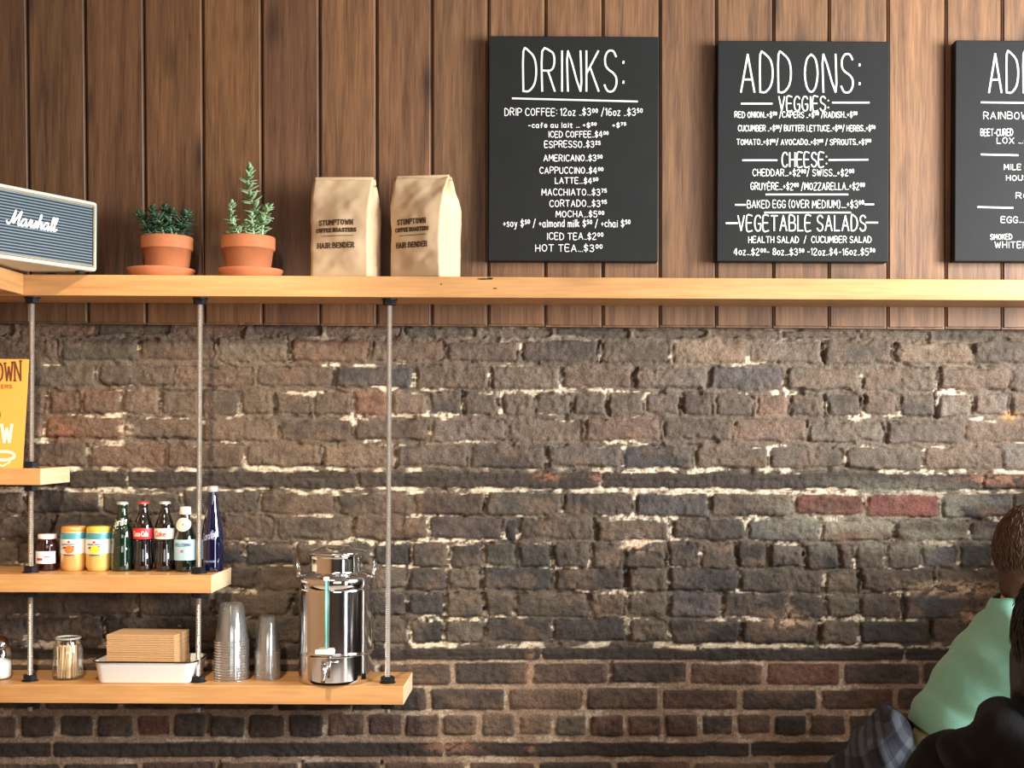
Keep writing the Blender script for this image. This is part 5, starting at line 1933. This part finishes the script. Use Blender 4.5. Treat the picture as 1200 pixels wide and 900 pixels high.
def person_mint():
    Y = -.70
    s = S(Y)

    def q(x, y, dy=0.0):
        p = P(x, y, Y); return Vector((p.x, Y + dy, p.z))
    seat_c = q(1112, 930)
    seat_h = seat_c.z - .142
    t = thing('person', 'person in a mint green t-shirt with short brown hair, plaid shirt round the waist', 'person', (seat_c.x, Y, seat_h))
    skin = mat('light skin', (206, 160, 128), .5, vary=.08, scale=60)
    fdir = Vector((1, .22, 0)).normalized()
    hc = q(1226, 655)
    up = Vector((0, 0, 1))
    # body
    el = []
    head(el, hc, fdir, q(1204, 712))
    el += [('e', q(1199, 752), (.070, .15, .070), (0, -25, 0)), ('e', q(1176, 800), (.085, .135, .10), (0, -30, 0)), ('e', q(1142, 850), (.095, .13, .11), (0, -20, 0)), ('e', seat_c, (.125, .165, .12), (0, 0, 0))]
    kn = []
    for k in (-1, 1):
        sh = q(1212, 757, k * .175); elb = q(1262, 872, k * .23); wr = q(1372, 880, k * .10)
        el += [('c', sh, elb, .047, .038), ('c', elb, wr, .037, .026)]
        hand(el, wr, (1, -.25 * k, -.05), (0, 0, -1), 1.0, .35)
        hip = seat_c + Vector((0, k * .085, -.03)); knee = hip + Vector((.40, k * .05, -.02)); ank = Vector((knee.x - .06, knee.y, .32)); 
        el += [('c', hip, knee, .078, .056), ('c', knee, ank, .054, .037), ('c', ank - Vector((.02, 0, .045)), ank + Vector((.16, k * .02, -.055)), .036, .030)]
        kn.append((hip, knee, ank))
    blob('body', el, skin, t, .0065, 4)
    face(t, hc, fdir)
    # hair
    hm, nt, b = newmat('short brown hair')
    hair = mat('short brown hair', (74, 50, 36), .42, 0, .5, 130, .8)
    cutn = (fdir + up * -.55).normalized()
    blob('hair', [('e', hc + up * .022 - fdir * .012, (.104, .085, .105), (0, 0, math.degrees(math.atan2(fdir.y, fdir.x)))), ('e', hc - up * .050 - fdir * .044, (.060, .064, .062), (0, 0, 0))], hair, t, .006, 3,
         [(hc + fdir * .035 + up * .0, cutn), (hc - up * .098 - fdir * .03, (0, 0, -1))], lambda p: .004 * (float(NZ.fbm(np.float32(p.x * 60 + p.z * 40), np.float32(p.y * 60 + p.z * 50), 3)) - .5))
    hair_strands('hair_tufts', hc + up * .020 - fdir * .012, fdir, hair, t, 1500, (.103, .084, .104), 4, .026)
    # t-shirt
    mint = fabric('mint green cotton', (124, 186, 170), .85, .05, .3)

    def folds(p):
        # creases run from the near armpit down to the waist
        u = (p.x - q(1150, 790).x) * .80 + (p.z - q(1150, 790).z) * .6
        v = -(p.x - q(1150, 790).x) * .6 + (p.z - q(1150, 790).z) * .8
        a = math.exp(-((u - .02) / .06) ** 2) * math.sin(u * 120 + 5 * v) * .0016
        return a + .010 * (float(NZ.fbm(np.float32(u * 22 + 3), np.float32(v * 7 + p.y * 5), 3)) - .5)
    sh = [('c', q(1200, 706), q(1192, 722), .055, .068), ('e', q(1194, 756), (.094, .185, .092), (0, -28, 0)), ('e', q(1176, 790), (.118, .178, .115), (0, -32, 0)), ('e', q(1155, 822), (.126, .168, .12), (0, -30, 0)), ('e', q(1134, 856), (.128, .162, .12), (0, -22, 0))]
    for k in (-1, 1):
        a = q(1206, 757, k * .165); e = q(1246, 850, k * .222)
        sh += [('c', a, a.lerp(e, .62), .068, .064)]
    hem0, hem1 = q(1058, 840), q(1112, 868)
    d = (hem1 - hem0).normalized()
    no = Vector((d.z, 0, -d.x))
    if no.z > 0: no = -no
    blob('t_shirt', sh, mint, t, .008, 7, [(hem0, no), (q(1186, 697), Vector((-.2, 0, .98)).normalized())], folds)
    bm = bmesh.new()
    cc = q(1198, 702); ax = Vector((.45, 0, .9)).normalized()
    o1 = Vector((0, 1, 0)); o2 = ax.cross(o1)
    # undershirt edge below the hem
    cream = fabric('pale yellow undershirt', (238, 234, 186), .85, .05)
    blob('undershirt', [('e', q(1124, 872), (.112, .150, .075), (0, -15, 0)), ('e', q(1083, 867, -.19), (.042, .05, .034), (0, -25, 0))], cream, t, .009, 5)
    # jeans
    jeans = fabric('dark blue denim', (40, 46, 64), .9, .2)
    je = [('e', seat_c + Vector((0, 0, .0)), (.138, .178, .135), (0, 0, 0))]
    for hip, knee, ank in kn:
        je += [('c', hip, knee, .09, .070), ('c', knee, ank + Vector((0, 0, .02)), .066, .052)]
    blob('jeans', je, jeans, t, .011, 5)
    # plaid shirt round the waist, bunched at the back and hanging down
    pl = plaid()

    def rum(p):
        return .028 * (float(NZ.fbm(np.float32(p.x * 16 + p.z * 10), np.float32(p.y * 14 - p.z * 6), 3)) - .5)
    pe = [('e', q(1040, 858), (.040, .11, .052), (0, 32, 0)), ('e', q(1028, 888), (.062, .14, .075), (0, 28, 0)), ('e', q(1012, 925), (.075, .15, .10), (0, 22, 0)), ('e', q(1000, 975), (.075, .15, .12), (0, 12, 0)), ('c', q(1050, 880, -.05), q(1080, 915, -.15), .040, .03), ('c', q(1060, 868, .06), q(1092, 905, .16), .045, .03),
          ('c', q(1080, 915, -.165), q(1180, 930, -.13), .03, .028), ('c', q(1092, 905, .165), q(1180, 930, .13), .03, .028), ('c', q(1180, 930, .13), q(1192, 932, -.13), .028, .028)]
    blob('plaid_shirt', pe, pl, t, .009, 5, (), rum)
    stool(seat_c.x + .02, Y, seat_h, 'dark round stool carrying the person in the mint green t-shirt')


def person_black():
    Y = -1.45
    s = S(Y)

    def q(x, y, dy=0.0):
        p = P(x, y, Y); return Vector((p.x, Y + dy, p.z))
    seat_c = q(1258, 1285)
    seat_h = seat_c.z - .138
    t = thing('person', 'person with dark hair and a black hooded jacket in the lower right corner', 'person', (seat_c.x, Y, seat_h))
    skin = mat('warm skin', (196, 148, 116), .5, vary=.08, scale=60)
    fdir = Vector((.35, 1, 0)).normalized()
    up = Vector((0, 0, 1))
    hc = q(1262, 752)
    el = []
    head(el, hc, fdir, q(1256, 860))
    el += [('e', q(1256, 925), (.165, .10, .09), (0, 0, -15)), ('e', q(1256, 1000), (.155, .11, .14), (0, 0, -15)), ('e', q(1256, 1130), (.14, .11, .15), (0, 0, -15)), ('e', seat_c, (.165, .13, .12), (0, 0, -15))]
    sd = fdir.cross(up)
    kn, arms = [], []
    for k in (-1, 1):
        shd = q(1256, 912) + sd * .175 * k; elb = shd + sd * .07 * k - up * .27 + fdir * .06; wr = elb + fdir * .24 - sd * .10 * k + up * .03
        el += [('c', shd, elb, .046, .037), ('c', elb, wr, .036, .026)]
        hand(el, wr, fdir - sd * .2 * k, -up, 1.0, .35)
        arms.append((shd, elb, wr))
        hip = seat_c + sd * .085 * k - up * .02; knee = hip + fdir * .40 + sd * .04 * k; ank = Vector((knee.x, knee.y, .09)) - fdir * .04
        el += [('c', hip, knee, .078, .056), ('c', knee, ank, .054, .037), ('c', ank - up * .045 - fdir * .02, ank + fdir * .16 - up * .055, .036, .028)]
        kn.append((hip, knee, ank))
    blob('body', el, skin, t, .0065, 4)
    face(t, hc, fdir)
    hair = mat('near black hair', (20, 14, 12), .5, 0, .5, 120, .8)
    yaw = math.degrees(math.atan2(fdir.y, fdir.x))
    blob('hair', [('e', hc + up * .018 - fdir * .014, (.110, .094, .112), (0, 0, yaw)), ('c', hc - up * .02 - fdir * .045, hc - up * .15 - fdir * .050, .088, .074), ('c', hc - up * .02 + sd * .07 - fdir * .02, hc - up * .13 + sd * .075 - fdir * .015, .030, .022), ('c', hc - up * .02 - sd * .07 - fdir * .02, hc - up * .13 - sd * .075 - fdir * .015, .030, .022)], hair, t, .007, 4,
         [(hc + fdir * .045, (fdir - up * .6).normalized())], lambda p: .005 * (float(NZ.fbm(np.float32(p.x * 70), np.float32(p.y * 70 + p.z * 12), 3)) - .5))
    hair_strands('hair_tufts', hc + up * .014 - fdir * .016, fdir, hair, t, 900, (.109, .093, .111), 7, .05)
    black = fabric('black jacket cloth', (9, 9, 11), .75, .25, 0.0, 220)
    black.node_tree.nodes['Principled BSDF'].inputs['Specular IOR Level'].default_value = .2

    def rum(p):
        return .014 * (float(NZ.fbm(np.float32(p.x * 9 + p.z * 14), np.float32(p.z * 6 - p.x * 10 + p.y * 5), 4)) - .5)
    je = [('e', q(1250, 945), (.205, .125, .105), (0, 0, -15)), ('e', q(1256, 1010), (.195, .135, .15), (0, 0, -15)), ('e', q(1256, 1130), (.175, .135, .17), (0, 0, -15)), ('e', seat_c + up * .03, (.185, .155, .11), (0, 0, -15)), ('c', q(1200, 872, -.04), q(1256, 880, -.04), .085, .1)]
    for shd, elb, wr in arms:
        je += [('c', shd - up * .012, elb, .078, .062), ('c', elb, wr - (wr - elb) * .06, .060, .042)]
    blob('jacket', je, black, t, .009, 6, (), rum)
    # hood lying on the shoulders
    ho = []
    pts = [q(1172, 846, -.0), q(1152, 852, -.085), q(1190, 872, -.15), q(1258, 880, -.17), q(1330, 872, -.15), q(1362, 850, -.06), q(1345, 848, .02)]
    for a, b_ in zip(pts[:-1], pts[1:]): ho.append(('c', a, b_, .042, .046))
    ho += [('e', q(1128, 862, -.06), (.034, .06, .028), (0, 30, 0)), ('e', q(1122, 880, -.03), (.048, .06, .034), (0, 35, 0)), ('e', q(1258, 915, -.13), (.11, .05, .06), (0, 0, 0))]
    blob('hood', ho, black, t, .008, 4, (), rum)
    jeans = fabric('black denim', (30, 32, 40), .9, .2)
    tr = [('e', seat_c, (.178, .142, .128), (0, 0, -15))]
    for hip, knee, ank in kn:
        tr += [('c', hip, knee, .09, .070), ('c', knee, ank + up * .03, .066, .05)]
    blob('trousers', tr, jeans, t, .012, 5)
    stool(seat_c.x, Y, seat_h, 'dark round stool carrying the person in the black jacket', .18)


person_mint()
person_black()
